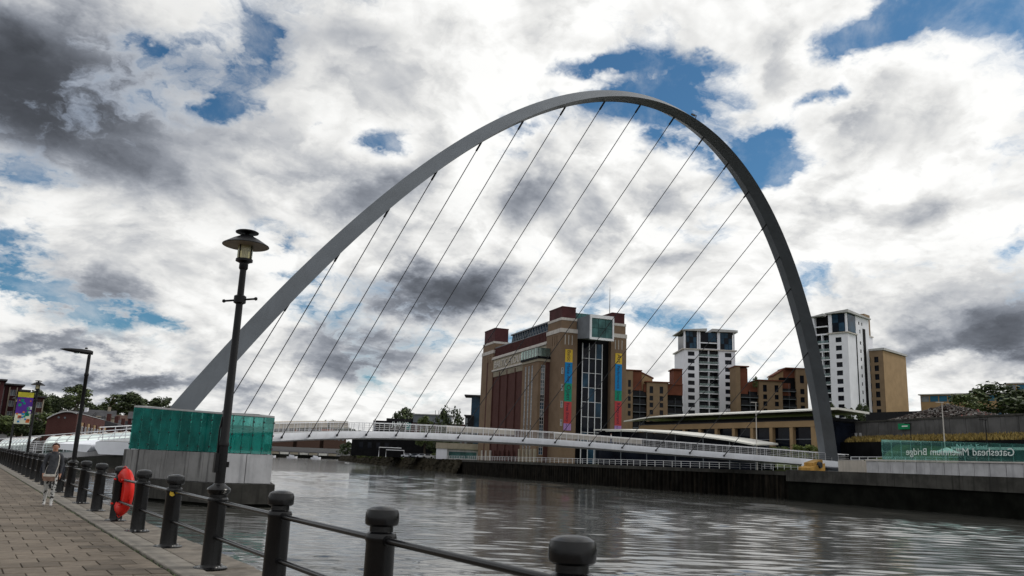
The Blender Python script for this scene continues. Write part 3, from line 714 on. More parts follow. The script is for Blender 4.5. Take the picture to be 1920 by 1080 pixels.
for a, z in ((.06, 1.62), (3.45, 1.62)): sweep([(a, z), (a+.06, z+.03), (a, z+.07), (a-.06, z+.03)], deck_x(), 'handrail', M['white'])
for a in (.06, 3.45):
    b = MB()
    for z in (.80, 1.06, 1.34):
        b.tube([deck_pt(x)[0]+deck_pt(x)[2]*a+Vector((0, 0, z)) for x in deck_x(70)], .016, 4)
    b.build('railing_wires', M['steel'], bridge)
# length table to space the railing posts evenly
xs_, acc, prev = [], 0, None
x = -2.5; nxt = 0
while x < 100:
    p = deck_pt(x)[0]
    if prev is not None: acc += (p-prev).length
    prev = p
    if acc >= nxt: xs_.append(x); nxt += .98
    x += .1
post_m = MB().box(-.022, .022, -.03, .03, -.35, 1.14).mesh('railing_post', M['white'])
for x in xs_:
    p, t, nrm = deck_pt(x)
    o = link('railing_post', post_m, bridge, p+nrm*.03+Vector((0, 0, .5)), math.atan2(t.y, t.x)); o.rotation_euler.x = R(4)
for x in xs_[::2]:
    p, t, nrm = deck_pt(x); link('railing_post', post_m, bridge, p+nrm*3.45+Vector((0, 0, .5)), math.atan2(t.y, t.x))
# windbreak screens between the two paths, with a stainless seat along each
for x0, x1 in ((20.0, 29.4), (50.5, 62.0), (68.0, 79.6), (29.8, 33.0)):
    xs2 = [x0+(x1-x0)*k/24 for k in range(25)]
    sweep([(3.55, .95), (3.70, 1.75), (3.85, 1.85), (3.62, .95)], xs2, 'windbreak_screen', M['beige'])
    b = MB()
    for k in range(0, 25, 1):
        p, t, nrm = deck_pt(xs2[k]); q_ = p+nrm*3.52; b.tube([q_+Vector((0, 0, .5)), q_+nrm*.16+Vector((0, 0, 1.85))], .022, 4)
    b.build('screen_ribs', M['steel'], bridge)
# --- cables
TT = [-.82, -.747, -.668, -.585, -.499, -.41, -.31, -.205, -.098, .017, .131, .24, .34, .439, .525, .604, .677, .746]
for t in TT:
    c, ax, out, o, u, i = arch_frame(t); top = c-out*i*.9
    x = c.x; p, tn, nrm = deck_pt(x); d = (p-top).normalized()
    b = MB(); b.tube([top, p-nrm*.05], .050, 6); b.tube([top, top+d*1.1], .11, 6); b.tube([p-d*.9-nrm*.05, p-nrm*.05], .075, 6)
    cb = b.build('cable', M['cable'], bridge)
    k = MB(); k.lathe([(.02, -.16), (.15, -.10), (.15, .10), (.02, .16)], 10); ko = k.build('anchor', M['cable'], cb, True); ko.location = p-nrm*.07
# --- pivots at the far foot
pv = Vector((95.0, -7.4, 2.2))
MB().prism([(-3.3, -1.0), (.9, -1.0), (.9, 1.0), (-3.3, 1.0)], 0, [.45, 1.2, 1.2, .45]).prism([(-2.0, -.8), (.6, -.8), (.6, .8), (-2.0, .8)], .5, [1.2, 1.75, 1.75, 1.2]).build('pivot_housing', M['ochre'], bridge).location = pv
hub = MB(); hub.lathe([(.55, -1.25), (.62, -1.05), (.62, 1.05), (.55, 1.25)], 20); ho = hub.build('pivot_pin', M['cable'], bridge, True); ho.rotation_euler = (R(90), 0, 0); ho.location = pv+Vector((-.6, 0, .9)); ho.scale = (.8, .8, 1)
dr = MB(); dr.lathe([(1.9, -.9), (2.05, -.7), (2.05, .9), (1.9, 1.1)], 36); do = dr.build('pivot_drum', M['white'], bridge, True); do.rotation_euler = (R(90), 0, 0); do.location = (97.3, -5.2, 2.3); do.scale = (.8, .8, 1)

# ================================================================== NEAR HUB: concrete pier, glass hall, ramp
P1, P2, P3 = Vector((11.25, 71.64)), Vector((15.9, 61.39)), Vector((19.75, 61.25))
P4, P5 = Vector((22.5, 72.0)), Vector((15.5, 78.0))
foot = [P1, P2, P3, P4, P5]
def inset(pts, d):
    c = sum((Vector(p) for p in pts), Vector((0, 0)))/len(pts); return [p+(p-c).normalized()*d for p in pts]
pier = thing('concrete_pier', 'stained concrete river pier carrying the green glass hall', 'pier', (0, 0, 0))
MB().prism(inset(foot, -.02), -.62, 1.52).build('parapet_wall', M['conc'], pier)
MB().prism(inset(foot, .55), -2.0, -.62).build('ledge', M['conc_dark'], pier)
MB().prism(inset(foot, .35), -8, -2.0).build('pier_base', M['wetwall'], pier)
def panel_line(A, B, n, z0, z1, off, name, m, parent, gap=.02, th=.06, tops=None):
    d = (B-A); L = d.length; e = d/L; nn = Vector((-e.y, e.x)); c = (A+B)/2
    if nn.dot(Vector((0, 0))-c) < 0: nn = -nn            # outward: towards the camera side of the river
    for k in range(n):
        a = A+e*(L*k/n+gap/2)+nn*off; q_ = A+e*(L*(k+1)/n-gap/2)+nn*off
        za = z1 if tops is None else tops[0]+(tops[1]-tops[0])*k/n; zb = z1 if tops is None else tops[0]+(tops[1]-tops[0])*(k+1)/n
        MB().prism([a, q_, q_+nn*th, a+nn*th], z0, [za, zb, zb, za]).build(name, m, parent)
panel_line(P2, P3, 2, -.56, 1.50, .01, 'concrete_panel', M['conc_light'], pier, .05, .08)  # lit face put into the colour: paler than the same concrete alongside
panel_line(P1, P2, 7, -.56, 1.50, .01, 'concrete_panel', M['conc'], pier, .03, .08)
hall = thing('glass_hall', 'green glass hall on the concrete pier at the near bridge foot', 'glass hall', (0, 0, 0))
G1, G2, G3, G4, G5 = [p for p in inset(foot, -.25)]
panel_line(G1, G2, 9, 1.56, 0, .0, 'glass_pane', M['teal'], hall, .03, .02, (4.80, 4.26))
panel_line(G2, G3, 5, 1.56, 0, .0, 'glass_pane', M['teal'], hall, .03, .02, (4.26, 4.22))
for A_, B_, za, zb in ((G3, G4, 4.22, 4.75), (G4, G5, 4.75, 4.85), (G5, G1, 4.85, 4.80)):
    panel_line(A_, B_, 6, 1.56, 0, .0, 'glass_pane', M['teal'], hall, .03, .02, (za, zb))
zt_ = [4.82, 4.28, 4.24, 4.77, 4.87]; Gs = [G1, G2, G3, G4, G5]; cc_ = sum(Gs, Vector((0, 0)))/5
for k in range(5):
    a, c = Gs[k], Gs[(k+1) % 5]; ai, ci = a+(cc_-a)*.16, c+(cc_-c)*.16
    za, zc = zt_[k], zt_[(k+1) % 5]; MB().prism([a, c, ci, ai], [za, zc, zc, za], [za+.13, zc+.13, zc+.13, za+.13]).build('roof_edge', M['roofgrey'], hall)
MB().prism([p+(cc_-p)*.165 for p in Gs], [z-.02 for z in zt_], [z+.03 for z in zt_]).build('added_daylight_roof', M['tealpale'], hall)  # unseen roof, made of glass so that daylight reaches the interior
for k in range(7):  # pale panels added inside to lighten the lower half of the glass
    a = G1+(G2-G1)*(.06+.13*k); d_ = (cc_-a).normalized(); p0 = a+d_*1.6; hh_ = (2.6, 3.3, 2.4, 3.6, 2.5, 3.0, 2.4)[k]
    MB().prism([p0, p0+(G2-G1).normalized()*1.25, p0+(G2-G1).normalized()*1.25+d_*.2, p0+d_*.2], 1.54, hh_).build('brightening_panel', M['white'] if k % 3 != 1 else M['conc_light'], hall)
for k in range(3):  # further pale panels added to brighten the glass of the short face
    a = G2+(G3-G2)*(.08+.3*k); MB().prism([a+Vector((0, 1.2)), a+Vector((1.0, 1.2)), a+Vector((1.0, 1.4)), a+Vector((0, 1.4))], 1.54, 2.5+.35*k).build('brightening_panel', M['white'], hall)
for k in range(10):
    a = G1+(G2-G1)*k/9; z = 4.80-.54*k/9; MB().box(a.x+.1, a.x+.18, a.y+.05, a.y+.13, 1.5, z).build('mullion', M['cable'], hall)
for k in range(6):
    a = G2+(G3-G2)*k/5; MB().box(a.x-.04, a.x+.04, a.y+.1, a.y+.18, 1.5, 4.24).build('mullion', M['cable'], hall)
c_ = (P1+P2+P3+P4+P5)/5
for z in (2.5, 3.2): MB().tube([(G1.x+.4, G1.y-.2, z+.4), (G2.x+.5, G2.y+.8, z), (G3.x-.3, G3.y+.8, z+.3)], .035, 6).build('inner_handrail', M['white'], hall)
MB().prism([(c_.x-2.2, c_.y-3.2), (c_.x+2.5, c_.y-2.4), (c_.x+2.5, c_.y+5), (c_.x-2.2, c_.y+5)], 1.5, 3.7).build('machine_housing', M['frame'], hall)
b = MB()
for A_, B_, n in ((G1, G2, 9), (G2, G3, 5)):
    for k in range(n+1):
        a = A_+(B_-A_)*k/n
        for z in (1.95, 2.9, 3.85): b.box(a.x-.06, a.x+.06, a.y-.07, a.y+.07, z-.05, z+.05)
b.build('glass_clamps', M['cable'], hall)

# walkway from the quay to the hub, with white curved wind hoods
ramp = thing('access_ramp', 'white access ramp with railings and curved hoods left of the glass hall', 'ramp', (0, 0, 0))
RA, RB = Vector((3.2, 92.8, .35)), Vector((14.6, 85.6, 1.75))
rd = (RB-RA); rn = Vector((rd.y, -rd.x, 0)).normalized()
if rn.y > 0: rn = -rn
def rp_(s, off, z): return RA+rd*s+rn*off+Vector((0, 0, z))
b = MB(); b.v += [tuple(rp_(s, o_, z)) for s in (0, 1) for o_, z in ((0, 0), (0, -.6), (-3.2, -.6), (-3.2, 0))]
b.f += [(0, 1, 5, 4), (1, 2, 6, 5), (2, 3, 7, 6), (3, 0, 4, 7), (0, 3, 2, 1), (4, 5, 6, 7)]; b.mi += [0]*6; b.build('ramp_deck', M['conc_light'], ramp)
for off in (0, -3.2):
    for z in (1.1, .75, .4): MB().tube([rp_(0, off, z), rp_(1, off, z)], .03 if z > 1 else .018, 6).build('ramp_rail', M['white'], ramp)
    for k in range(15): MB().tube([rp_(k/14, off, -.1), rp_(k/14, off, 1.1)], .025, 5).build('ramp_post', M['white'], ramp)
def hood(s0, s1, name):
    b = MB(); N = 8; M_ = 18
    for i in range(M_+1):
        s = s0+(s1-s0)*i/M_
        for k in range(N+1):
            a = R(-20)+R(115)*k/N; b.v.append(tuple(rp_(s, -1.6+1.75*math.cos(a), .35+1.25*math.sin(a))))
    for i in range(M_):
        for k in range(N): b.f.append((i*(N+1)+k, i*(N+1)+k+1, (i+1)*(N+1)+k+1, (i+1)*(N+1)+k)); b.mi.append(1 if k in (0, 1, 2, 3, 4, 5) else 0)
    b.build(name, [M['beige'], M['clear']], ramp, fix=False)
    r_ = MB()
    for i in range(0, M_+1, 2):
        s = s0+(s1-s0)*i/M_; r_.tube([rp_(s, -1.6+1.78*math.cos(R(-20)+R(115)*k/N), .35+1.28*math.sin(R(-20)+R(115)*k/N)) for k in range(N+1)], .035, 5)
    r_.build('hood_ribs', M['white'], ramp)
hood(.02, .24, 'wind_hood'); hood(.34, 1.0, 'wind_hood')
MB().tube([rp_(-.05, .2, 1.55), rp_(1.02, .2, 1.75)], .045, 6).build('top_rail', M['white'], ramp)
sg = MB(); sg.box(-1.3, 1.3, -.03, .03, -.28, .28); so = sg.build('notice_board', M['offwhite'], ramp); so.location = rp_(.93, .9, -.35); so.rotation_euler.z = math.atan2(rd.y, rd.x)
# floating pontoon beyond the pier
pn = thing('pontoon', 'low dark pontoon floating beside the concrete pier', 'pontoon', (23.9, 74.2, WATER_Z), R(20))
MB().box(-1.5, 1.5, -.9, .9, -.3, .45).build('float', M['conc_dark'], pn); MB().box(-1.4, 1.4, -.8, .8, .46, .52).build('planking', M['roofgrey'], pn)

# ================================================================== FAR ABUTMENT
abut = thing('concrete_abutment', 'dark stained concrete river abutment under the far arch foot', 'abutment', (0, 0, 0))
A1, A2 = Vector((104.0, 81.2)), Vector((96.4, 44.2)); A0 = A2+(A2-A1)*1.2
MB().prism([A1, A0, A0+Vector((16, 0)), (118, 84.3), (108.4, 84.3)], .55, 2.2).build('capping_beam', M['conc_dark'], abut)
MB().prism([A1+Vector((.35, -.1)), A0+Vector((.35, 0)), A0+Vector((16, 0)), (118, 84.2), (108.4, 84.2)], -8, .55).build('abutment_wall', M['wetwall'], abut)
MB().box(113, 122, 80.3, 87.5, 1.9, 2.3).build('foot_block', M['conc_light'], abut)
C1, C3 = Vector((102.6, 67.0)), Vector((98.9, 45.0)); C4 = C3+(C3-C1)*.6
bw = thing('panel_wall', 'pale weathered concrete panel wall below the lettered glass screen', 'wall', (0, 0, 0))
def wall_pieces(A_, B_, n, z0, z1, th, name, m, parent, gap=.03, slope=None, jit=0):
    e = (B_-A_); L = e.length; e /= L; nn = Vector((e.y, -e.x))
    if nn.x > 0: nn = -nn
    for k in range(n):
        a = A_+e*(L*k/n+gap/2); c = A_+e*(L*(k+1)/n-gap/2); o_ = random.uniform(-jit, jit)
        ta, tb = (z1, z1) if not slope else (slope[0]+(slope[1]-slope[0])*k/n, slope[0]+(slope[1]-slope[0])*(k+1)/n)
        MB().prism([a+nn*o_, c+nn*o_, c-nn*th, a-nn*th], z0, [ta, tb, tb, ta]).build(name, m, parent)
wall_pieces(C1, C4, 18, 2.2, 3.70, .35, 'concrete_panel', M['conc_light'], bw, .06, jit=.02)
e_ = (C4-C1).normalized(); n_ = Vector((e_.y, -e_.x)); n_ = n_ if n_.x < 0 else -n_
MB().prism([C1+n_*.12, C4+n_*.12, C4-n_*.3, C1-n_*.3], 3.75, 3.92).build('coping_strip', M['stoneband'], bw)
MB().prism([C1-n_*.12, C4-n_*.12, C4-n_*.45, C1-n_*.45], 2.18, 3.68).build('wall_core', M['conc_dark'], bw)
bg_ = thing('concrete_plinth', 'beige concrete block beside the far arch foot', 'block', (0, 0, 0))
MB().prism([(104.5, 72.6), (103.1, 67.6), (107, 67.2), (108.5, 72.2)], 2.2, 3.75).build('block', M['beige'], bg_)
MB().prism([(104.4, 72.5), (103.2, 68.0), (103.5, 67.9), (104.7, 72.4)], 3.76, 3.84).build('block_edge', M['stoneband'], bg_)
gs = thing('glass_screen', 'long pale green glass screen with reversed white lettering on the far quay', 'glass screen', (0, 0, 0))
S1 = C1+(C3-C1)*.115-n_*.16; S2 = C4-n_*.16
wall_pieces(S1, S2, 22, 3.95, 0, .025, 'glass_pane', M['tealpale'], gs, .025, (6.55, 5.45))
pm_ = MB().box(-.03, .03, -.03, .03, 0, 2.2).mesh('glass_post', M['steel'])
for k in range(23):
    p = S1+(S2-S1)*k/22-n_*.12; link('glass_post', pm_, gs, (p.x, p.y, 3.93)).scale.z = (6.45-1.1*k/22-3.95)/2.2
LT = [('Gateshead', 8.6, 4), ('Millennium', 0, 3), ('Bridge', 0, 3)]
# seen from the river the lettering reads backwards: it faces the quay behind the screen
mid = C1+(C3-C1)*.64+n_*.02; ang = math.atan2((C1-C3).y, (C1-C3).x); cur = -6.75
for wd in ('Gateshead', 'Millennium', 'Bridge'):
    me = text_mesh('lettering', wd, 1.22, M['letter'], .012); lo = link('lettering', me, gs)
    p = mid+(C1-C3).normalized()*cur
    lo.matrix_world = Matrix.Translation((p.x, p.y, 4.58)) @ Matrix.Rotation(ang, 4, 'Z') @ Matrix.Rotation(R(90), 4, 'X')
    cur += max(v.co.x for v in me.vertices)+.45

# sheet-pile wall left of the abutment: corrugated steel with a concrete cap
spw = thing('sheet_pile_wall', 'dark corrugated sheet pile wall between abutment and flour mill', 'wall', (0, 0, 0))
seg = [(108.6, 84.4), (109.3, 118), (115, 150), (121, 185), (131, 222)]
b = MB(); cap = MB()
for i in range(len(seg)-1):
    A_, B_ = Vector(seg[i]), Vector(seg[i+1]); L = (B_-A_).length; e = (B_-A_)/L; nn = Vector((e.y, -e.x)); nn = nn if nn.x < 0 else -nn
    n = int(L/1.1); pr = []
    for k in range(n+1):
        for s, o_ in ((0, 0), (.3, 0), (.5, .35), (.8, .35)):
            if k+s <= n: pr.append(A_+e*(L*(k+s)/n)+nn*o_)
    for a, c in zip(pr, pr[1:]): b.quad((*a, -8), (*c, -8), (*c, 1.35), (*a, 1.35))
    a, c = A_+nn*.45, B_+nn*.45
    cap.prism([a, c, B_-nn*.6, A_-nn*.6], 1.36, 1.98)
b.build('sheet_piles', M['pile'], spw, fix=False); cap.build('capping_beam', M['conc_dark'], spw)
# white railing along the far quay
def railing(name, label, pts, z, n_per=2.0, h=1.1, group=None, m='white'):
    t = thing(name, label, 'railing', (0, 0, 0), 0, group)
    pm = MB().box(-.035, .035, -.035, .035, 0, h).mesh('railing_post', M[m])
    for hh, r_ in ((h, .045), (h*.66, .025), (h*.33, .025)):
        MB().tube([(p[0], p[1], z+hh) for p in pts], r_, 6).build('rail', M[m], t)
    for i in range(len(pts)-1):
        A_, B_ = Vector(pts[i]), Vector(pts[i+1]); L = (B_-A_).length; n = max(1, int(L/n_per))
        for k in range(n): p = A_+(B_-A_)*k/n; link('railing_post', pm, t, (p.x, p.y, z))
    return t
railing('quay_railing', 'white railing along the far quay in front of the flour mill', [(109.6, 88), (110.2, 118), (115.9, 150), (121.9, 185), (132, 222)], 1.98, 2.2)
railing('bank_railing', 'thin white railing along the embankment left of the flour mill', [(132.6, 224), (171.5, 342), (202.5, 446)], 1.95, 4)
railing('terrace_railing', 'white double railing right of the far arch foot', [(121.5, 82), (114, 62), (112, 46)], 3.6, 2.0)
railing('ramp_railing', 'white railing on the far quay left of the arch foot', [(119.5, 88), (122.5, 103), (121, 120)], 2.3, 1.6, 1.25)

# ================================================================== THE FLOUR MILL (gallery)
ML = (132.0, 175.6, 0); MR = R(-12.5)
mill = thing('flour_mill', 'tall brown and red brick flour mill with four towers and projecting glass box', 'building', ML, MR)
Z0 = 1.5
def rects_grid(xs_, zs_, w, h): return [(x-w/2, x+w/2, z-h/2, z+h/2) for x in xs_ for z in zs_]
# main hall: red brick river wall with pilasters
b = MB(); b.box(.7, 19.8, 9.4, 54.2, Z0, 31.0); b.build('main_wall', M['redbrick'], mill)
for y in (19.2, 26.4, 33.4, 40.4, 47.2, 53.6): MB().box(.35, .9, y-.35, y+.35, Z0, 30.2).build('pilaster', M['redbrick'], mill)
for k in range(46): y = 19.6+k*.75; MB().box(.42, .75, y-.16, y+.16, 28.9, 30.6).build('dentil', M['cream'], mill)
MB().box(.15, 19.9, 9.4, 54.2, 30.7, 31.2).build('cornice', M['stoneband'], mill)
MB().box(.45, 19.8, 9.4, 54.2, 31.2, 34.6).build('sign_band', M['cream'], mill)
me = text_mesh('sign_lettering', 'BALTIC FLOUR', 3.1, M['stoneband'], .12)
so = link('sign_lettering', me, mill); so.matrix_local = Matrix.Translation((.36, 52.3, 31.75)) @ Matrix.Rotation(R(-90), 4, 'Z') @ Matrix.Rotation(R(90), 4, 'X') @ Matrix.Diagonal((1.22, 1, 1, 1))
MB().box(.05, 20, 9.4, 54.2, 34.6, 35.1).box(.3, 19.9, 9.4, 54.2, 35.1, 35.5).build('cornice', M['stoneband'], mill)
MB().box(.9, 19.5, 9.4, 54.2, 35.5, 38.5).build('attic_wall', M['darkred'], mill)
for k in range(40): y = 11+k*1.07; MB().box(.78, .95, y-.12, y+.12, 35.6, 38.3).build('attic_rib', M['redbrick'], mill)
MB().box(.85, 19.6, 9.4, 54.2, 38.5, 38.75).build('roof_edge', M['zinc'], mill)
# rooftop glass with zig-zag trusses
MB().box(2.4, 18, 10, 42, 38.75, 41.4).build('roof_glazing', M['glassblue'], mill)
for k in range(16):
    y = 10+k*2; b = MB(); b.tube([(2.2, y, 38.8), (2.2, y+1, 41.5)], .11, 5); b.tube([(2.2, y+1, 41.5), (2.2, y+2, 38.8)], .11, 5); b.build('roof_truss', M['zinc'], mill)
MB().box(1.9, 18.4, 9.8, 42.3, 41.4, 41.8).build('roof_slab', M['zinc'], mill)
# towers
def tower(x0, x1, y0, y1, zt, dark, slits_w=True, slits_r=True, cap_in=.45, name='tower_wall'):
    sw = [(x0+1.35+k*1.05-.16, x0+1.35+k*1.05+.16, 33.6, 36.3) for k in range(3)] if slits_w else []
    sr = [(y0+2.6+k*1.5-.2, y0+2.6+k*1.5+.2, 33.6, 36.3) for k in range(3)] if slits_r else []
    b = MB()
    holes(b, x0, x1, Z0, 36.9, sw, .25, lambda u, z, d: (u, y0+d, z))
    holes(b, y0, y1, Z0, 36.9, sr, .25, lambda u, z, d: (x0+d, u, z))
    b.quad((x1, y0, Z0), (x1, y1, Z0), (x1, y1, 36.9), (x1, y0, 36.9)); b.quad((x0, y1, Z0), (x1, y1, Z0), (x1, y1, 36.9), (x0, y1, 36.9))
    b.build(name, M['tanbrick'], mill, fix=False)
    for r_ in sw: MB().box(r_[0], r_[1], y0+.12, y0+.18, r_[2], r_[3]).build('slit', M['stoneband'], mill)
    MB().box(x0-.12, x1+.12, y0-.12, y1+.12, 36.9, 38.0).build('stone_band', M['stoneband'], mill)
    MB().box(x0+.2, x1-.2, y0+.2, y1-.2, 38.0, 40.3).build('tower_top', M['tanbrick'], mill)
    MB().box(x0+.1, x1-.1, y0+.1, y1-.1, 40.3, 41.0).build('stone_band', M['stoneband'], mill)
    MB().box(x0+cap_in, x1-cap_in, y0+cap_in, y1-cap_in, 41.0, zt-.35).box(x0+cap_in-.08, x1-cap_in+.08, y0+cap_in-.08, y1-cap_in+.08, zt-.35, zt).build('tower_cap', M['darkred'], mill)
tower(.3, 5.3, 0, 9.6, 44.2, 0)
tower(15.7, 20.5, 0, 9.6, 44.0, 0, True, False)
tower(.3, 6.0, 53.6, 64.8, 45.6, 0, False, True)
tower(15, 20.5, 53.6, 64.8, 45.6, 0, False, False)
MB().box(.24, .5, 58.3, 59.3, Z0, 34.2).build('slot_recess', M['redbrick'], mill)
for z in (26.4, 21.9, 17.4, 12.6): link('window', window_mesh(.55, 1.7, 'y', (0, 1), 'framew', 'glasslight'), mill, (1.0, -.03, z))
# recessed west front with the glazed lift shaft
MB().box(5.2, 15.8, 1.6, 9.4, Z0, 41.0).build('recess_wall', M['black'], mill)
MB().box(5.3, 15.7, 1.4, 9.0, 41.0, 42.9).build('roof_pavilion', M['glassgreen'], mill)
for k in range(7): MB().tube([(5.5+k*1.65, 1.3, 41.0), (5.5+k*1.65, 1.3, 43.0)], .06, 5).build('pavilion_mullion', M['zinc'], mill)
zz = [2.2, 6.4, 10.4, 14.5, 18.5, 22.4, 26.4, 30.4, 34.6]; xx = [7.15, 9.15, 11.15, 13.15]
for i in range(3):
    for j in range(8):
        MB().box(xx[i]+.1, xx[i+1]-.1, .50, .54, zz[j]+.06, zz[j+1]-.06).build('glass_panel', M['glassblue'] if (i+j) % 4 == 1 else M['glass'], mill)
for x in xx: MB().box(x-.085, x+.085, .35, .60, 2, 34.6).build('mullion', M['white'], mill)
for z in zz[1:-1]: MB().box(7.15, 13.15, .40, .56, z-.05, z+.05).build('transom', M['white'], mill)
MB().box(7.2, 13.1, .6, 1.58, 2, 34.5).build('lift_core', M['glass'], mill)
# viewing box
bx_ = dict(x0=5.3, x1=12.25, y0=-7.9, y1=1.5, z0=34.4, z1=41.1)
b = MB(); x0, x1, y0, y1, z0, z1 = bx_.values()
b.quad((x0, y0+.3, z0+.3), (x0, y1, z0+1.2), (x0, y1, z1), (x0, y0+.3, z1)); b.quad((x1, y0+.3, z0+.3), (x1, y1, z0+1.2), (x1, y1, z1), (x1, y0+.3, z1))
b.quad((x0, y0+.3, z1-.02), (x1, y0+.3, z1-.02), (x1, y1, z1-.02), (x0, y1, z1-.02)); b.quad((x0, y0+.3, z0+.3), (x1, y0+.3, z0+.3), (x1, y1, z0+1.2), (x0, y1, z0+1.2))
vb = b.build('viewing_box', M['zinc'], mill, fix=False)
fr = MB(); fr.box(x0-.05, x1+.05, y0, y0+.5, z0, z0+.6).box(x0-.05, x1+.05, y0, y0+.5, z1-.9, z1).box(x0-.05, x0+.35, y0, y0+.5, z0+.6, z1-.9).box(x1-.35, x1+.05, y0, y0+.5, z0+.6, z1-.9)
fr.build('box_frame', M['white'], vb)
for i in range(3):
    for j in range(2):
        xa, za = x0+.35+i*2.085, z0+.6+j*2.6
        MB().box(xa+.05, xa+2.03, y0+.30, y0+.34, za+.05, za+2.55).build('pane', M['glassgreen'], vb)
MB().tube([(16.4, 2.5, 44), (16.4, 2.5, 51.6)], [.10, .04], 6).build('flagpole', M['cable'], mill)
# river bay with tall window strips and a glass terrace
sx = [(8.0, 8.9), (10.9, 12.0), (13.3, 14.4), (15.7, 16.8)]
strips = [(a, c, 4, 28.6) for a, c in sx[1:]]
b = MB(); bx0, bx1, by0, by1 = -3.1, .5, 6.9, 18.7
holes(b, by0, by1, Z0, 29.4, strips, .2, lambda u, z, d: (bx0+d, u, z)); holes(b, bx0, bx1, Z0, 29.4, [(-2.3, -1.1, 4, 28.4)], .2, lambda u, z, d: (u, by0+d, z))
b.quad((bx0, by1, Z0), (bx1, by1, Z0), (bx1, by1, 29.4), (bx0, by1, 29.4)); b.build('bay_wall', M['tanbrick'], mill, fix=False)
MB().box(-1.0, .3, 6.82, 6.93, Z0, 29.2).build('bay_brick_panel', M['redbrick'], mill)
for a, c, z0_, z1_ in strips:
    for k in range(12):
        z = z0_+k*(z1_-z0_)/12; h_ = (z1_-z0_)/12
        link('window', window_mesh(c-a, h_-.08, 'x', (1, 1), 'framew', 'glasslight' if k > 3 else 'glass'), mill, (bx0+.14, (a+c)/2, z+h_/2))
for k in range(12):
    z = 4+k*24.4/12; link('window', window_mesh(1.2, 24.4/12-.08, 'y', (1, 1), 'framew', ('glassblue', 'glass', 'glasslight')[k % 3 if k < 9 else 2]), mill, (-1.7, by0+.14, z+1.0))
MB().box(-3.3, .6, 6.7, 18.9, 29.4, 30.1).build('bay_cornice', M['cream'], mill); MB().box(-3.6, .6, 6.4, 19.2, 30.1, 30.7).build('terrace_slab', M['black'], mill)
for k in range(6): MB().box(-3.5, -3.46, 6.6+k*2.06, 8.6+k*2.06, 30.75, 33.0).build('terrace_glass', M['clear'], mill)
for k in range(2): MB().box(-3.4+k*1.8, -1.7+k*1.8, 6.5, 6.54, 30.75, 33.0).build('terrace_glass', M['clear'], mill)
MB().box(-3.4, .5, 6.7, 18.8, 33.0, 33.12).build('terrace_roof', M['clear'], mill)
# ground floor piers below the bay and along the river wall
for y in (7.2, 9.8, 12.4, 15.2, 18.2): MB().box(-3.6, -2.9, y-.35, y+.35, 1.5, 5.5).build('base_pier', M['cream'], mill)
for y in range(20, 62, 4): MB().box(-.1, .4, y-.3, y+.3, 1.5, 5.2).build('base_pier', M['stoneband'] if y > 50 else M['redbrick'], mill)
# banners on the two front towers
def banner(label, x0, x1, segs):
    t = thing('wall_banner', label, 'banner', ML, MR, 'tall banners on the flour mill towers')
    for z0_, z1_, k, txt in segs:
        p = MB().box(x0, x1, -.10, -.06, z0_, z1_).build('banner_panel', M[k], t)
        tm = text_mesh('banner_text', txt, (x1-x0)*.62, M['ink'], .005, 'CENTER'); L = max(v.co.x for v in tm.vertices)-min(v.co.x for v in tm.vertices)
        s = min(1.3, (z1_-z0_)*.86/max(.1, L))
        o = link('banner_text', tm, p); o.matrix_local = Matrix.Translation(((x0+x1)/2-(x1-x0)*.2, -.115, (z0_+z1_)/2)) @ Matrix.Rotation(R(90), 4, 'X') @ Matrix.Rotation(R(-90), 4, 'Z') @ Matrix.Diagonal((s, s, 1, 1))
banner('five-colour banner on the left front tower of the flour mill', 1.7, 3.9, [(28.8, 32.3, 'yellow', 'Baltic'), (23.1, 28.8, 'blue', 'Make Art'), (18.2, 23.1, 'green', 'Open'), (12.4, 18.2, 'redb', 'Free Entry'), (10.6, 12.4, 'purple', 'BALTIC')])
banner('five-colour banner on the right front tower of the flour mill', 17.0, 19.1, [(29.5, 32.5, 'yellow', 'Art'), (22.2, 29.5, 'blue', 'Performance'), (19.3, 22.2, 'green', 'Shop'), (12.6, 19.3, 'redb', 'Restaurant'), (10.8, 12.6, 'purple', 'BALTIC')])

# ================================================================== APARTMENT TOWERS AND BLOCKS BEHIND
E32 = R(-32)
ct = thing('apartment_tower', 'white apartment tower with dark balconies, standing straight behind the cables', 'building', (240.75, 236.53, 0), E32, 'white apartment towers')
rows = [48.0-2.97*k for k in range(12)]
block(ct, 'wall', .3, 6.4, 0, 17, 15, 49.6, M['towerwhite'], [(1.9, 4.6, z-1.0, z+.75) for z in rows if z > 17])
block(ct, 'wall', 14.5, 21.3, 0, 17, 15, 49.6, M['towerwhite'], [(17.1, 19.8, z-1.0, z+.75) for z in rows if z > 17])
MB().box(6.4, 14.5, 1.6, 17, 15, 57.2).build('recess_wall', M['black'], ct)
slab = MB().box(6.42, 14.48, -.25, 1.6, 0, .28).mesh('balcony', M['towerwhite']); brail = MB().box(6.5, 14.4, -.22, -.18, .28, 1.25).mesh('balcony_glass', M['clear'])
bdoor = window_mesh(3.2, 2.2, 'y', (2, 0), 'frame', 'glass')
for z in [49.4-2.97*k for k in range(11)]:
    o = link('balcony', slab, ct, (0, 0, z-2.8)); link('balcony_glass', brail, o)
    for x in (8.4, 12.5): link('balcony_door', bdoor, ct, (x, 1.58, z-1.3))
MB().box(10.3, 10.6, -.2, 1.6, 15, 49.6).build('balcony_divider', M['towerwhite'], ct)
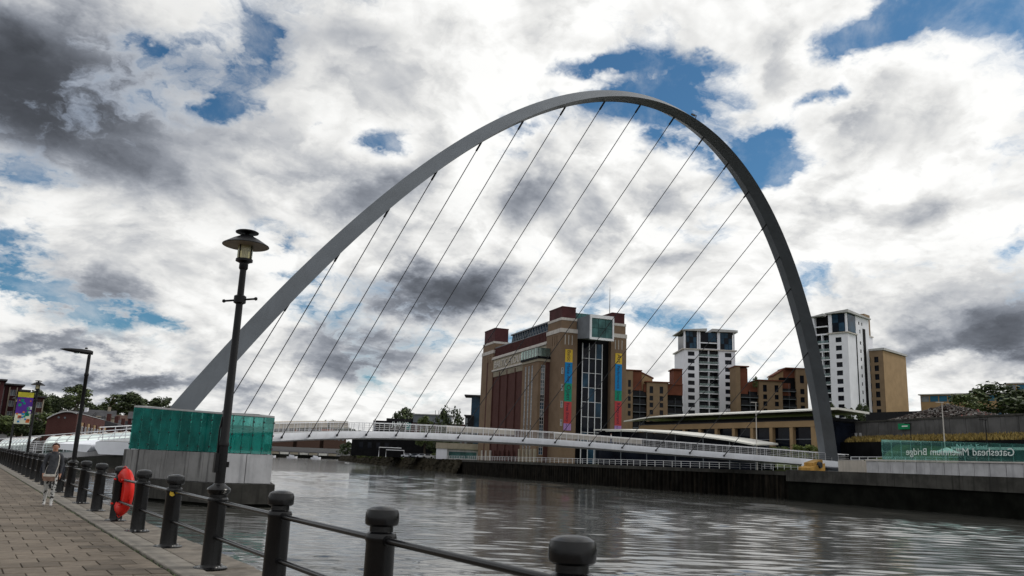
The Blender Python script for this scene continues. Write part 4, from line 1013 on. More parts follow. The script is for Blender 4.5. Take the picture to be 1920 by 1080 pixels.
def glazed_top(p, x0, x1, y0, z0, z1, nx, nz):
    MB().box(x0, x1, y0+.15, y0+14, z0, z1).build('top_core', M['glass'], p)
    for i in range(nx):
        for j in range(nz):
            xa, xb = x0+(x1-x0)*i/nx, x0+(x1-x0)*(i+1)/nx; za, zb = z0+(z1-z0)*j/nz, z0+(z1-z0)*(j+1)/nz
            MB().box(xa+.08, xb-.08, y0+.02, y0+.10, za+.08, zb-.08).build('pane', M['glassblue'] if (i*3+j) % 4 else M['glass'], p)
glazed_top(ct, 1.2, 5.6, .2, 50.0, 57.2, 3, 3); glazed_top(ct, 15.2, 20.4, .2, 50.0, 57.2, 3, 3); glazed_top(ct, 6.9, 14.0, .8, 53.2, 57.0, 2, 1)
MB().box(6.5, 14.4, .2, 1.4, 52.4, 52.8).box(6.5, 14.4, .2, 1.4, 49.8, 50.2).build('balcony', M['towerwhite'], ct)
for x in (.3, 5.7, 6.5, 14.1, 14.6, 20.6): MB().box(x, x+.6, 0, .6, 49.6, 57.2).build('corner_post', M['towerwhite'], ct)
MB().box(-.5, 22, -.5, 17, 49.5, 49.95).build('ledge', M['stoneband'], ct)
MB().prism([(-.8, -1), (9.6, -1), (9.6, 16), (-.8, 16)], 57.2, [57.6, 58.4, 58.4, 57.6]).prism([(11.8, -1), (22.3, -1), (22.3, 16), (11.8, 16)], 57.2, [58.4, 58.1, 58.1, 58.4]).build('roof', M['roofgrey'], ct)
# rooftop stair behind and left (seen past the mill)
bk_ = thing('apartment_tower', 'narrow tan and white tower top peeping out right of the flour mill', 'building', (218, 262, 0), E32, 'white apartment towers')
block(bk_, 'wall', 0, 4.2, 0, 9, 15, 47.5, M['towerwhite'], [(1, 2, z-.7, z+.7) for z in rows[1:9]]); MB().box(.2, 3.0, .5, 8, 47.5, 55.6).build('tower_top', M['tanrender'], bk_); MB().box(-.6, 4.6, -.4, 9, 47.5, 47.9).build('ledge', M['stoneband'], bk_)

# right tower, corner on
rt = thing('apartment_tower', 'white apartment tower right of the arch leg with a tan annex', 'building', (247.56, 166.15, 0), R(-80), 'white apartment towers')
# local x runs back-left to corner: corner at x=0, left face y=0 runs to x=-12.6 ; right face x=0 runs along +y
rrows = [47.2-2.86*k for k in range(11)]
block(rt, 'wall', -6.6, 0, 0, 17.6, 14, 49.6, M['towerwhite'], [(-4.3, -2.2, z-.75, z+.95) for z in rrows], (), [(9.6, 10.6, z-.6, z+.6) for z in rrows])
MB().box(-12.6, -6.6, 1.4, 17.6, 14, 56.5).build('recess_wall', M['black'], rt)
slab2 = MB().box(-11.6, -6.62, -.2, 1.4, 0, .28).mesh('balcony', M['towerwhite']); br2 = MB().box(-11.5, -6.7, -.17, -.13, .28, 1.2).mesh('balcony_glass', M['clear']); bd2 = window_mesh(1.9, 2.2, 'y', (1, 0), 'frame', 'glass')
for z in [48.9-2.86*k for k in range(12)]:
    o = link('balcony', slab2, rt, (0, 0, z-2.7)); link('balcony_glass', br2, o)
    for x in (-10.3, -8): link('balcony_door', bd2, rt, (x, 1.38, z-1.3))
MB().box(-9.3, -9.05, -.15, 1.4, 14, 49.5).build('balcony_divider', M['towerwhite'], rt); MB().box(-12.6, -11.6, -.2, 17, 14, 56.5).build('wall', M['towerwhite'], rt)
glazed_top(rt, -5.4, -.9, .2, 50.2, 56.4, 2, 2)
MB().box(-.16, -.08, 1.0, 6.6, 50.2, 56.4).build('side_glazing', M['glassblue'], rt)
for x, y in ((-6.6, 0), (-.7, 0), (-6, 0)): MB().box(x, x+.6, y, y+.6, 49.6, 56.5).build('corner_post', M['towerwhite'], rt)
block(rt, 'wall', -6.0, 0, 6.8, 17.6, 49.6, 56.5, M['towerwhite'], (), (), [(9.0, 9.9, 53.6, 54.7), (11.4, 12.3, 53.6, 54.7), (9.6, 10.4, 50.6, 51.9)])
MB().box(-12.3, -7, .2, 1.2, 52.2, 52.6).box(-12.3, -7, .2, 1.2, 49.4, 49.9).build('balcony', M['towerwhite'], rt)
MB().box(-.02, .14, 12.2, 14.2, 15, 52.6).build('dark_slot', M['black'], rt); MB().box(-.02, .12, 6.5, 7.1, 15, 49.6).build('dark_slot', M['black'], rt)
MB().box(-7.0, .5, -.5, 6.8, 49.5, 49.9).build('ledge', M['stoneband'], rt)
MB().prism([(-7.4, -.9), (.8, -.9), (.8, 18), (-7.4, 18)], 56.5, [56.9, 57.5, 56.9, 56.4+.6]).prism([(-13.2, -.9), (-8.0, -.9), (-8.0, 16), (-13.2, 16)], 56.0, [56.0, 56.9, 56.9, 56.4]).build('roof', M['roofgrey'], rt)
MB().box(-6, -1.5, 17.6, 24, 14, 51).build('rear_wing', M['towerwhite'], rt); MB().box(-5, -1.5, 17.8, 22.5, 51, 59).build('stair_tower', M['brownrender'], rt); MB().box(-6.3, -1.2, 17.5, 24.3, 51, 51.4).build('ledge', M['stoneband'], rt)
an = thing('apartment_annex', 'tan rendered apartment annex with a blank lit side wall', 'building', (264.84, 164.34, 0), R(-80))
block(an, 'wall', -6.4, 0, 0, 20, 19, 45.2, M['brownrender'], [(x-.75, x+.75, z-1.0, z+1.0) for x in (-5.2, -2.4) for z in [42.0-3.05*k for k in range(7)]])
MB().box(.02, .10, -.1, 20.1, 23.5, 45.0).build('sunlit_side_skin', M['tanrender'], an); MB().box(-.02, .16, -.14, 20.2, 14, 23.5).box(-6.5, .1, -.12, .0, 14, 22.3).build('base_course', M['towerwhite'], an)  # sunlight on this side put into the colour: paler tan than the front
MB().prism([(-6.8, -.4), (.6, -.4), (.6, 20.4), (-6.8, 20.4)], 45.2, [45.8, 46.0, 45.9, 45.7]).build('roof', M['roofgrey'], an)

def balcony_stack(p, x0, x1, y, z0, z1, n, zb):
    MB().box(x0, x1, y, y+6, z0, z1).build('recess_wall', M['black'], p)
    s = MB().box(x0+.05, x1-.05, y-1.3, y, 0, .22).mesh('balcony', M['zinc']); g = MB().box(x0+.1, x1-.1, y-1.28, y-1.22, .22, 1.15).mesh('balcony_rail', M['frame'])
    w_ = window_mesh((x1-x0)*.38, 2.0, 'y', (1, 0), 'frame', 'glass')
    for k in range(n):
        o = link('balcony', s, p, (0, 0, zb+k*3.0)); link('balcony_rail', g, o)
        for f_ in (.27, .73): link('balcony_door', w_, p, (x0+(x1-x0)*f_, y-.03, zb+k*3+1.3))
    MB().tube([((x0+x1)/2, y-1.25, z0), ((x0+x1)/2, y-1.25, zb+n*3)], .07, 5).build('balcony_post', M['zinc'], p)
lbk = thing('apartment_block', 'low tan and rust apartment block between the flour mill and the white tower', 'building', (213.33, 240.24, 0), E32, 'tan apartment blocks')
wr = [(30.0, 32.7), (27.2, 29.0), (24.6, 26.4), (21.8, 23.6), (18.9, 20.7)]
block(lbk, 'wall', 0, 2.7, 0, 8, 14, 38.6, M['brownrender'], [(.8, 1.9, a+2.2 if i == 0 else a+2.2, c+2.2) for i, (a, c) in enumerate(wr)])
MB().box(2.7, 6.2, .6, 9, 31, 38.4).build('upper_wall', M['rust'], lbk)
MB().prism([(6.2, 1.5), (10.6, 1.2), (10.6, 10), (6.2, 10)], 14, [38.0, 35.8, 35.8, 38.0]).build('gable_wall', M['tanrender'], lbk)
MB().prism([(-.3, -.4), (6.4, .2), (6.4, 10), (-.3, 9)], 38.6, 39.0).prism([(6.2, 1.2), (11.0, .9), (11.0, 10.4), (6.2, 10.4)], [38.02, 35.8, 35.8, 38.02], [38.5, 36.3, 36.3, 38.5]).build('roof', M['rust'], lbk)
balcony_stack(lbk, 2.75, 8.0, .9, 14, 31, 5, 16.5)
block(lbk, 'wall', 8.0, 16.0, -1.2, 8, 14, 34.2, M['tanbrick' if False else 'brownrender'], [(x-.7, x+.7, a, c) for x in (9.7, 13.6) for a, c in wr])
MB().box(7.3, 16.8, -1.7, 8, 34.2, 34.6).build('roof', M['rust'], lbk)
MB().box(7.0, 8.0, .4, 8, 30.5, 33.6).box(16.0, 22.4, .8, 8, 29.8, 33.8).box(19.0, 22.4, 1.4, 9, 33.8, 39.8).build('upper_wall', M['rust'], lbk); MB().box(18.4, 22.4, .6, 9, 39.8, 40.2).box(15.8, 22.4, .4, 8, 33.8, 34.1).build('roof', M['rust'], lbk)
balcony_stack(lbk, 16.05, 22.3, 1.1, 14, 29.8, 4, 16.5)
rbk = thing('apartment_block', 'low tan and rust apartment block between the white tower and the arch leg', 'building', (247.03, 214.41, 0), E32, 'tan apartment blocks')
block(rbk, 'wall', -.3, 1.4, 0, 8, 14, 41.4, M['brownrender']); MB().box(1.4, 4.4, .5, 9, 31, 41.0).build('upper_wall', M['rust'], rbk); MB().box(-.6, 4.9, -.3, 9, 41.4, 41.8).build('roof', M['rust'], rbk)
balcony_stack(rbk, 1.5, 8.2, .8, 14, 32, 5, 17.5)
MB().box(4.4, 8.2, .6, 8, 32, 35.6).build('upper_wall', M['rust'], rbk)
block(rbk, 'wall', 8.2, 17.3, -1.2, 8, 14, 36.2, M['brownrender'], [(x-.75, x+.75, a+2.0, c+2.0) for x in (10.5, 15.0) for a, c in wr])
MB().box(7.5, 18, -1.8, 8, 36.2, 36.6).build('roof', M['rust'], rbk)
MB().box(17.3, 21.0, .4, 8, 31, 35.8).build('upper_wall', M['rust'], rbk)
balcony_stack(rbk, 17.35, 23.0, 1.0, 14, 38, 6, 17.5)
MB().prism([(15.6, 3), (19.2, 2.6), (19.2, 10), (15.6, 10)], 30, [38.6, 41.0, 41.0, 38.6]).build('gable_wall', M['tanrender'], rbk); MB().box(19.2, 23.2, 1.4, 9, 38, 41.4).build('upper_wall', M['rust'], rbk)
MB().prism([(15.2, 2.6), (19.2, 2.2), (19.2, 10), (15.2, 10)], [38.62, 41.02, 41.02, 38.62], [39.0, 41.5, 41.5, 39.0]).box(19.2, 28.2, -.3, 9, 41.5, 41.9).build('roof', M['rust'], rbk)
block(rbk, 'wall', 23.2, 27.6, 0, 8, 14, 41.5, M['brownrender'], [(24.7, 26.3, 36.0, 39.0)]+[(24.7, 26.3, z-1.0, z+1.0) for z in (32.8, 29.6, 26.4, 23.2, 20)])

# ---- long-roofed riverside building and the curved pavilion in front of it
lr = thing('riverside_hall', 'long low hall with a pale overhanging roof and tan columns behind the deck', 'building', (129.0, 94.6, 0), R(-3.3))
LN = 50
MB().box(1.4, 14, 0, LN, 3.5, 11.6).build('glazed_wall', M['glass'], lr)
for k in range(11):
    y = .5+k*4.9; MB().box(.6, 1.5, y-.38, y+.38, 3.2, 10.2).build('column', M['tanrender'], lr)
for k in range(10):
    y = 1.0+k*4.9; MB().box(1.2, 1.4, y+.2, y+4.2, 6.3, 6.5).build('transom', M['zinc'], lr); MB().box(1.25, 1.4, y+.2, y+4.2, 7.9, 8.05).build('transom', M['zinc'], lr)
MB().box(.5, 1.7, -.3, LN, 10.2, 11.3).build('beam', M['tanrender'], lr)
MB().box(1.45, 13.5, 0, LN-1, 11.35, 12.2).build('clerestory', M['black'], lr)
b = MB(); prof = [(-.8, 0), (0, .35), (.25, .8), (.5, 1.0), (.75, .8), (1, .4)]
N = 26
for i in range(N+1):
    y = -1+(LN+4)*i/N; z = 13.1-(0 if i < 21 else .22*(i-21)**1.2*.5)
    for (xx_, zz_) in ((-1.6, z-.25), (-1.6, z), (6, z+.9), (15, z+.6), (15, z+.2), (6, z+.5)): b.v.append((xx_, y, zz_))
for i in range(N):
    for j in range(6): j2 = (j+1) % 6; b.f.append((i*6+j, i*6+j2, (i+1)*6+j2, (i+1)*6+j)); b.mi.append(0)
b.f.append((0, 1, 2, 3, 4, 5)); b.f.append(tuple(N*6+j for j in (5, 4, 3, 2, 1, 0))); b.mi += [0, 0]; b.build('roof', M['roofwhite'], lr)
MB().box(-.2, 1.35, 50, 62, 9.5, 10.2).build('side_canopy', M['roofwhite'], lr)
cv = thing('curved_pavilion', 'dark pavilion under a thin curved white canopy by the far quay', 'building', (0, 0, 0))
edge = [(119.9, 100.6, 6.55), (119.2, 106, 7.35), (118.6, 112, 7.95), (118.2, 119, 8.6), (118.0, 127, 9.1), (118.0, 135, 9.45), (118.0, 143.5, 9.55)]
b = MB()
for x, y, z in edge:
    for dx, dz in ((0, -.16), (0, .10), (7, .5), (7, .2)): b.v.append((x+dx, y, z+dz))
for i in range(len(edge)-1):
    for j in range(4): j2 = (j+1) % 4; b.f.append((i*4+j, i*4+j2, (i+1)*4+j2, (i+1)*4+j)); b.mi.append(0)
b.f += [(0, 1, 2, 3), tuple(24+j for j in (3, 2, 1, 0))]; b.mi += [0, 0]; b.build('canopy', M['roofwhite'], cv, True)
b = MB()
for (x, y, z), (x2, y2, z2) in zip(edge, edge[1:]): b.prism([(x+1.6, y), (x2+1.6, y2), (x2+6, y2), (x+6, y)], 1.9, [z-.3, z2-.3, z2-.2, z-.2])
b.build('glazed_wall', M['glass'], cv)
for x, y, z in edge: MB().tube([(x+.6, y, 1.9), (x+.6, y, z)], .09, 6).build('column', M['zinc'], cv)

# ---- right: retaining wall, dry grass, rubble, offices
rw = thing('retaining_wall', 'long grey concrete retaining wall above the dry grass strip', 'wall', (0, 0, 0))
W1, W2 = Vector((143.5, 103.5)), Vector((131.0, 57.5)); W3 = W2+(W2-W1)*.8
M['oldconc'] = mat('old_grey_concrete', (.10, .098, .098), .9, .25, .3, .2, 6, streak=.6, dirt=(.03, .03, .03))
wall_pieces(W1, W2, 15, 7.5, 11.5, .6, 'wall_panel', M['oldconc'], rw, .05, None, .05); wall_pieces(W2, W3, 10, 7.5, 11.5, .6, 'wall_panel', M['oldconc'], rw, .05, None, .05)
e2 = (W2-W1).normalized(); n2_ = Vector((e2.y, -e2.x)); n2_ = n2_ if n2_.x < 0 else -n2_
MB().prism([W1+n2_*.15, W3+n2_*.15, W3-n2_*.7, W1-n2_*.7], 11.5, 11.8).build('wall_coping', M['conc_dark'], rw)
for k in range(11): p = W1+e2*(k*1.15)+n2_*.2; MB().box(p.x-.12, p.x+.12, p.y-.2, p.y+.2, 7.2, 9.6).build('wall_rib', M['conc_light'], rw)
def tufts(name, label, A_, B_, n, w_, z0, hh, m, cat, seed=1, zslope=0):
    q = random.Random(seed); b = MB(); d = B_-A_; e = d.normalized(); nn = Vector((e.y, -e.x)); nn = nn if nn.x < 0 else -nn
    for _ in range(n):
        s, o_ = q.random(), q.random(); p = A_+d*s+nn*w_*o_; z = z0-zslope*o_; a = q.uniform(0, 6.28); r_ = q.uniform(.08, .28); h_ = hh*q.uniform(.5, 1.3)
        dx, dy = math.cos(a)*r_, math.sin(a)*r_
        b.tri((p.x-dx, p.y-dy, z), (p.x+dx, p.y+dy, z), (p.x+q.uniform(-.3, .3), p.y+q.uniform(-.3, .3), z+h_))
    return tag(b.build(name, m, fix=False), label, cat, kind='stuff')
tufts('dry_grass', 'strip of dry golden grass below the concrete retaining wall', W1+n2_*.4, W3+n2_*.4, 14000, 3.0, 8.5, .62, M['drygrass'], 'grass', 3, .9)
MB_d = thing('lower_wall', 'black wall under the dry grass strip', 'wall', (0, 0, 0))
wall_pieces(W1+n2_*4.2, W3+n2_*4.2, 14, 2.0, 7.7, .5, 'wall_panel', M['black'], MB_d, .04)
# scrap heap
q = random.Random(11); heap = MB()
for _ in range(6500):
    s = q.random(); t_ = q.random(); x, y = 158+q.gauss(0, 5), 74+s*26; pk = max(0, 1-abs(s-.42)/.6)*4.1*math.exp(-((x-158)/7)**2)
    z = 11.8+pk*q.random()**.35; a = q.uniform(.08, .38); c_1, c_2 = q.uniform(.06, .26), q.uniform(.05, .22)
    heap.box(x-a, x+a, y-c_1, y+c_1, z-c_2*.5, z+c_2*.5, q.choice((0, 0, 0, 0, 0, 1, 1, 1, 2) + ((3,) if .1 < s < .25 else (0,))))
    k = len(heap.v)-8; an_ = q.uniform(-.9, .9); ca, sa = math.cos(an_), math.sin(an_)
    for i in range(8): vx, vy, vz = heap.v[k+i]; heap.v[k+i] = (x+(vx-x)*ca-(vz-z)*sa, vy, z+(vx-x)*sa+(vz-z)*ca)
base = MB()
tag(heap.build('scrap_heap', [mat('scrap_dark', (.07, .055, .05), .8, .4, .6), mat('scrap_grey', (.13, .12, .11), .7, .3, .6), mat('scrap_pale', (.26, .25, .24), .8, .3, .6), mat('scrap_red', (.25, .05, .04), .7, .3, .6)], fix=False), 'heap of grey and brown rubble behind the retaining wall', 'rubble', kind='stuff')
def office(label, A_, rz, L, dpt, z0, z1):
    t = thing('office_building', label, 'building', A_, rz, 'blue-windowed offices on the right')
    hh = z1-z0
    MB().box(0, L, 0, dpt, z0, z1).build('wall', M['brownbrick' if False else 'tanrender'], t)
    MB().box(-.05, .02, -.05, dpt, z0, z1-.2).build('end_wall', M['rust'], t)
    for k in range(int(L/3)): MB().box(k*3+.25, k*3+2.85, -.10, -.03, z1-2.4, z1-.35).build('window', M['offblue'] if k % 5 else M['glasslight'], t)
    MB().box(0.0, L, -.06, .0, z0, z0+hh*.45).build('lower_band', M['offwhite'], t)
    for k in range(int(L/3)): MB().box(k*3+.6, k*3+2.4, -.12, -.065, z0+hh*.36, z0+hh*.36+1.1).build('window', M['glassblue'], t)
    MB().box(-.6, L+.8, -.8, dpt+.5, z1, z1+.35).build('roof', M['roofgrey'], t)
    return t
office('long office building with a blue glass upper storey behind the rubble heap', (291.6, 167.1, 0), R(-75), 36, 14, 20, 31.6)
office('office building with a blue glass top cut off by the right edge', (318.4, 149.5, 0), R(-70), 30, 14, 20, 37.0)
lw = thing('site_hoarding', 'dark hoarding on top of the retaining wall before the office', 'fence', (0, 0, 0))
for k in range(6): MB().box(160.5, 160.7, 90+k*2.4, 92.3+k*2.4, 11.8, 15.0).build('board', M['frame'], lw)

# ================================================================== TREES
def crown_mesh(name, seed, rx, rz, n, leaf, m, clumps=22, squash=1.0):
    q = random.Random(seed); b = MB(); cs = []
    for _ in range(clumps):
        a = q.uniform(0, 6.283); h_ = q.uniform(-.8, .95); rad = rx*math.sqrt(max(.05, 1-h_*h_))*q.uniform(.35, .9)
        cs.append((math.cos(a)*rad, math.sin(a)*rad, h_*rz*.85, q.uniform(.20, .42)*rx))
    for _ in range(n):
        cx, cy_, cz, cr = q.choice(cs)
        v = Vector((q.gauss(0, 1), q.gauss(0, 1), q.gauss(0, 1))).normalized()*cr*q.random()**.4
        p = Vector((cx, cy_, cz))+Vector((v.x, v.y, v.z*.8))
        nrm = (v.normalized()+Vector((q.gauss(0, .6), q.gauss(0, .6), q.gauss(.2, .6)))).normalized(); t = nrm.orthogonal().normalized(); u_ = nrm.cross(t); s = leaf*q.uniform(.6, 1.4)
        k = q.uniform(.4, .8); b.quad(p-t*s, p+u_*s*k, p+t*s, p-u_*s*k)
    return b.mesh(name, m, fix=False)
CR = {}
for kind, m in (('dark', 'leaf'), ('mid', 'leaf2'), ('light', 'leaf3')):
    CR[kind] = [crown_mesh('crown', 10*i+len(kind), 1.0, 1.0, 1500, .085, M[m]) for i in range(3)]
tk = MB(); tk.tube([(0, 0, 0), (.02, 0, .45), (.0, .03, .9), (.03, .0, 1.4)], [.085, .065, .05, .02], 7)
for a in (0, 2.1, 4.2): tk.tube([(0, 0, .55), (math.cos(a)*.3, math.sin(a)*.3, 1.1)], [.04, .012], 5)
TRUNK = tk.mesh('trunk', M['bark'])
TREE_N = [0]
def tree(label, x, y, z, h, w_, kind='dark', group=None, bush=False):
    TREE_N[0] += 1; q = random.Random(TREE_N[0]*13)
    t = thing('bush' if bush else 'tree', label, 'bush' if bush else 'tree', (x, y, z), q.uniform(0, 6.28), group)
    c = link('crown', q.choice(CR[kind]), t, (0, 0, h*(.45 if bush else .62))); c.scale = (w_/2, w_/2, h*(.55 if bush else .42)); c.rotation_euler.z = q.uniform(0, 6)
    o = link('trunk', TRUNK, t); o.scale = (h*.35, h*.35, h*.55 if not bush else h*.3)
    return t
# wooded hill on the left, beyond the brick flats
def pxdir(a): return (math.sin(a), math.cos(a))
q = random.Random(77)
hill = []
for k in range(34):
    a = R(3.0)+R(8.5)*k/33+R(q.uniform(-.25, .25)); d = q.uniform(470, 600); hill.append((a, d))
for k, (a, d) in enumerate(hill):
    x, y = d*math.sin(a), d*math.cos(a); zt = 27.5+q.uniform(-3, 2.5)+(3 if a < R(6.5) else 0); h_ = q.uniform(11, 16)
    tree('dark tree in the wooded skyline behind the brick flats on the left', x, y, zt-h_, h_, h_*q.uniform(.9, 1.3), 'dark' if k % 4 else 'mid', 'trees on the left skyline')
for k in range(9):   # trees below the flats at the left edge
    a = R(1.2)+R(3.6)*k/8; d = 190+q.uniform(-12, 12); h_ = q.uniform(4.6, 6.6)
    tree('dark roadside tree below the red brick flats, %s from the left edge' % ORD[k], d*math.sin(a), d*math.cos(a), 1.6, h_, h_*1.15, 'dark' if k % 2 else 'mid', 'roadside trees at the left edge')
# far skyline trees behind the left end of the deck
for k in range(16):
    a = R(17.0)+R(6.5)*k/15; d = 960+q.uniform(-20, 40); h_ = q.uniform(10, 14) + (8 if 8 <= k <= 11 else 0)
    tree('far skyline tree above the left part of the deck, %s from the left' % ORD[k], d*math.sin(a), d*math.cos(a), 20, h_, h_*1.5, 'dark', 'far trees above the deck')
# bushes at the tip of the embankment
BU = [(205, 470, 9, 13, 'light'), (196, 440, 9, 12, 'mid'), (188, 408, 8.5, 11, 'light'), (182, 385, 7, 9, 'mid'), (176, 362, 6, 9, 'light'), (170.5, 343, 4, 8, 'mid'), (161, 312, 3.2, 7, 'mid'), (150, 279, 3, 5, 'mid'), (226, 540, 12, 17, 'dark')]
BU.sort(key=lambda p: p[0]/p[1])
for k, (x, y, h_, w_, kd) in enumerate(BU):
    tree('rounded green bush on the dark embankment, %s from the left under the deck' % ORD[k], x+2, y, 1.0, h_, w_, kd, 'bushes on the embankment', True)
for k, (x, y, h_, w_) in enumerate(sorted(((186, 365, 9, 14), (193, 372, 9, 12), (160, 290, 8.2, 9), (166, 295, 8.6, 10), (171, 300, 8.0, 9), (156, 284, 7.6, 8)), key=lambda p: p[0]/p[1])):
    tree('dark green tree on the far bank below the deck, %s from the left' % ORD[k], x, y, 2, h_, w_, 'dark', 'trees below the deck')
tree('broad rounded tree rising behind the dark hotel', 181, 368, 4, 21, 17, 'dark')
tree('second tree rising right of the dark hotel sign', 190, 366, 4, 18, 15, 'mid')
tree('tall tree left of the flour mill beside the glass building', 155, 274, 3, 18, 11, 'dark'); tree('lower tree left of the glass building by the flour mill', 148, 280, 3, 14, 9, 'mid')
tree('wide dark tree beside the rubble heap on the right', 188, 89.5, 13, 9.5, 15, 'dark'); tree('dark tree at the right edge above the retaining wall', 197, 87.5, 13, 8.5, 12, 'dark'); tree('leafy tree left of the dark tree above the rubble', 178, 92, 13, 7, 9, 'mid')
for k, (x, y) in enumerate(((228, 160), (232, 157), (235, 154.5), (231, 151))): tree('dark shrub at the foot of the right white tower, %s from the left' % ORD[k], x, y, 17.2, 6.5, 4.5, 'dark', 'shrubs at the tower foot', True)
for k, (x, y, kd) in enumerate(((124.5, 108, 'dark'), (125.2, 104, 'dark'), (125.8, 100, 'mid'), (126.5, 96.5, 'light'), (127, 93.5, 'light'))): tree('shrub before the long-roofed hall, %s from the arch leg' % ORD[4-k], x, y, 4.2, 2.6, 4.5, kd, 'shrubs before the riverside hall', True)
tree('pot plant on a balcony beside the white tower', 251.6, 209.3, 33.5, 4.2, 2.2, 'mid', None, True)

# ================================================================== LEFT BACKGROUND
# brick flats with a curved roof
cf = thing('brick_flats', 'brown brick riverside flats with a curved barrel roof end', 'building', (11.6, 150, 0), R(-14.5))
def barrel(p, x0, x1, y0, y1, z0, zs, zr, m_wall, m_roof):
    N = 14; b = MB(); pts = [(x0+(x1-x0)*k/N, zs+(zr-zs)*math.sin(math.pi*(.12+.88*k/N*.62+.0))) for k in range(N+1)]
    gab = [(x0, z0)]+pts+[(x1, z0)]
    for y in (y0, y1):
        n = len(b.v); b.v += [(x, y, z) for x, z in gab]; b.f.append(tuple(range(n, n+len(gab)))); b.mi.append(0)
    b.quad((x0, y0, z0), (x0, y1, z0), (x0, y1, pts[0][1]), (x0, y0, pts[0][1])); b.quad((x1, y0, z0), (x1, y1, z0), (x1, y1, pts[-1][1]), (x1, y0, pts[-1][1]))
    b.build('wall', m_wall, p, fix=False)
    rf = MB()
    for (xa, za), (xb, zb) in zip(pts, pts[1:]): rf.quad((xa, y0-.4, za+.12), (xb, y0-.4, zb+.12), (xb, y1+.4, zb+.12), (xa, y1+.4, za+.12)); rf.quad((xa, y0-.4, za-.1), (xb, y0-.4, zb-.1), (xb, y0-.4, zb+.12), (xa, y0-.4, za+.12))
    rf.build('roof', m_roof, p, fix=False)
barrel(cf, 0, 4.2, 0, 34, .5, 4.9, 6.9, M['redbrick'], M['roofgrey'])
for x in (1.6, 2.5): MB().lathe([(.16, 0), (.16, .06)], 12).build('round_window', M['glasslight'], cf).location = (x, -.05, 5.9); 
for o in list(cf.children):
    if o.name.startswith('round_window'): o.rotation_euler = (R(90), 0, 0)
MB().box(1.3, 3.0, -.06, .0, 2.2, 2.9).build('vent', M['black'], cf)
q = random.Random(21)
for k in range(9):
    y = 1.5+k*3.6
    MB().box(4.18, 4.75, y, y+2.2, .6, 5.3).build('bay', M['tanrender' if k % 2 == 0 else 'redbrick'], cf)
    for z in (1.9, 4.1): link('window', window_mesh(1.5, 1.2, 'X', (1, 0), 'framew', 'glasslight' if q.random() < .5 else 'glass'), cf, (4.8 if False else 4.80, y+1.1, z))
for k in range(3): MB().box(4.3, 4.9, 34+k*0, 34.2, .5, 5).build('end_pier', M['redbrick'], cf) if k == 0 else None
cf2 = thing('brick_flats', 'second brown brick riverside flats with a pitched roof, beyond the curved one', 'building', (22.5, 190, 0), R(-14.5), 'brick riverside flats')
block(cf2, 'wall', 0, 6, 0, 46, .5, 5.6, M['redbrick'], [(1.2, 2.4, 2.0, 3.4), (3.4, 4.6, 2.0, 3.4)], (), [(2+k*4.2, 3.6+k*4.2, z, z+1.4) for k in range(10) for z in (1.4, 3.8)], gm='glasslight', fm='framew')
MB().prism([(-.4, -.4), (6.5, -.4), (6.5, 46.5), (-.4, 46.5)], 5.6, 5.85).prism([(1, 0), (5.2, 0), (5.2, 46), (1, 46)], 5.85, [7.4, 6.3, 6.3, 7.4]).build('roof', M['slate'], cf2)
for k in range(3): MB().box(2, 2.8, 8+k*14, 9+k*14, 7, 8.6).build('chimney', M['redbrick'], cf2)
q = random.Random(31)
for k in range(13):   # small houses stepping up the hill
    a = R(4.2)+R(7.0)*k/12; d = 265+q.uniform(-25, 60); x, y = d*math.sin(a), d*math.cos(a); w_, dd, h_ = q.uniform(6, 10), q.uniform(7, 9), q.uniform(4.6, 6.2); z = 2.8+q.uniform(0, 3.2)+(d-240)*.02
    desc = ['brick house with a slate roof on the left hillside', 'white gabled house on the left hillside', 'dark brick house on the left hillside'][k % 3]
    desc += ', %s from the left' % ORD[k]
    t = thing('house', desc, 'house', (x, y, z), R(-20+q.uniform(-15, 15)), 'houses on the left hillside')
    wm = (M['redbrick'], M['towerwhite'], M['darkred'])[k % 3] if k % 3 != 1 or k == 1 else M['cream']
    block(t, 'wall', 0, w_, 0, dd, -3, h_*.62, wm, [(1+i*2.6, 2.2+i*2.6, zz_, zz_+1.2) for i in range(int((w_-1.5)/2.6)) for zz_ in (.6, 2.5)], gm='glasslight', fm='framew', bars=(1, 1))
    rf = MB(); rf.v += [(-.3, -.4, h_*.6), (w_+.3, -.4, h_*.6), (w_+.3, dd+.4, h_*.6), (-.3, dd+.4, h_*.6), (-.3, dd/2, h_), (w_+.3, dd/2, h_)]
    rf.f += [(0, 1, 5, 4), (2, 3, 4, 5), (1, 2, 5), (3, 0, 4), (0, 3, 2, 1)]; rf.mi += [0]*5; ro = rf.build('roof', M['slate'] if k % 3 else M['brownbrick'], t)
    MB().box(w_*.7, w_*.7+.8, dd/2-.4, dd/2+.4, h_*.8, h_+1.0).build('chimney', wm, ro)
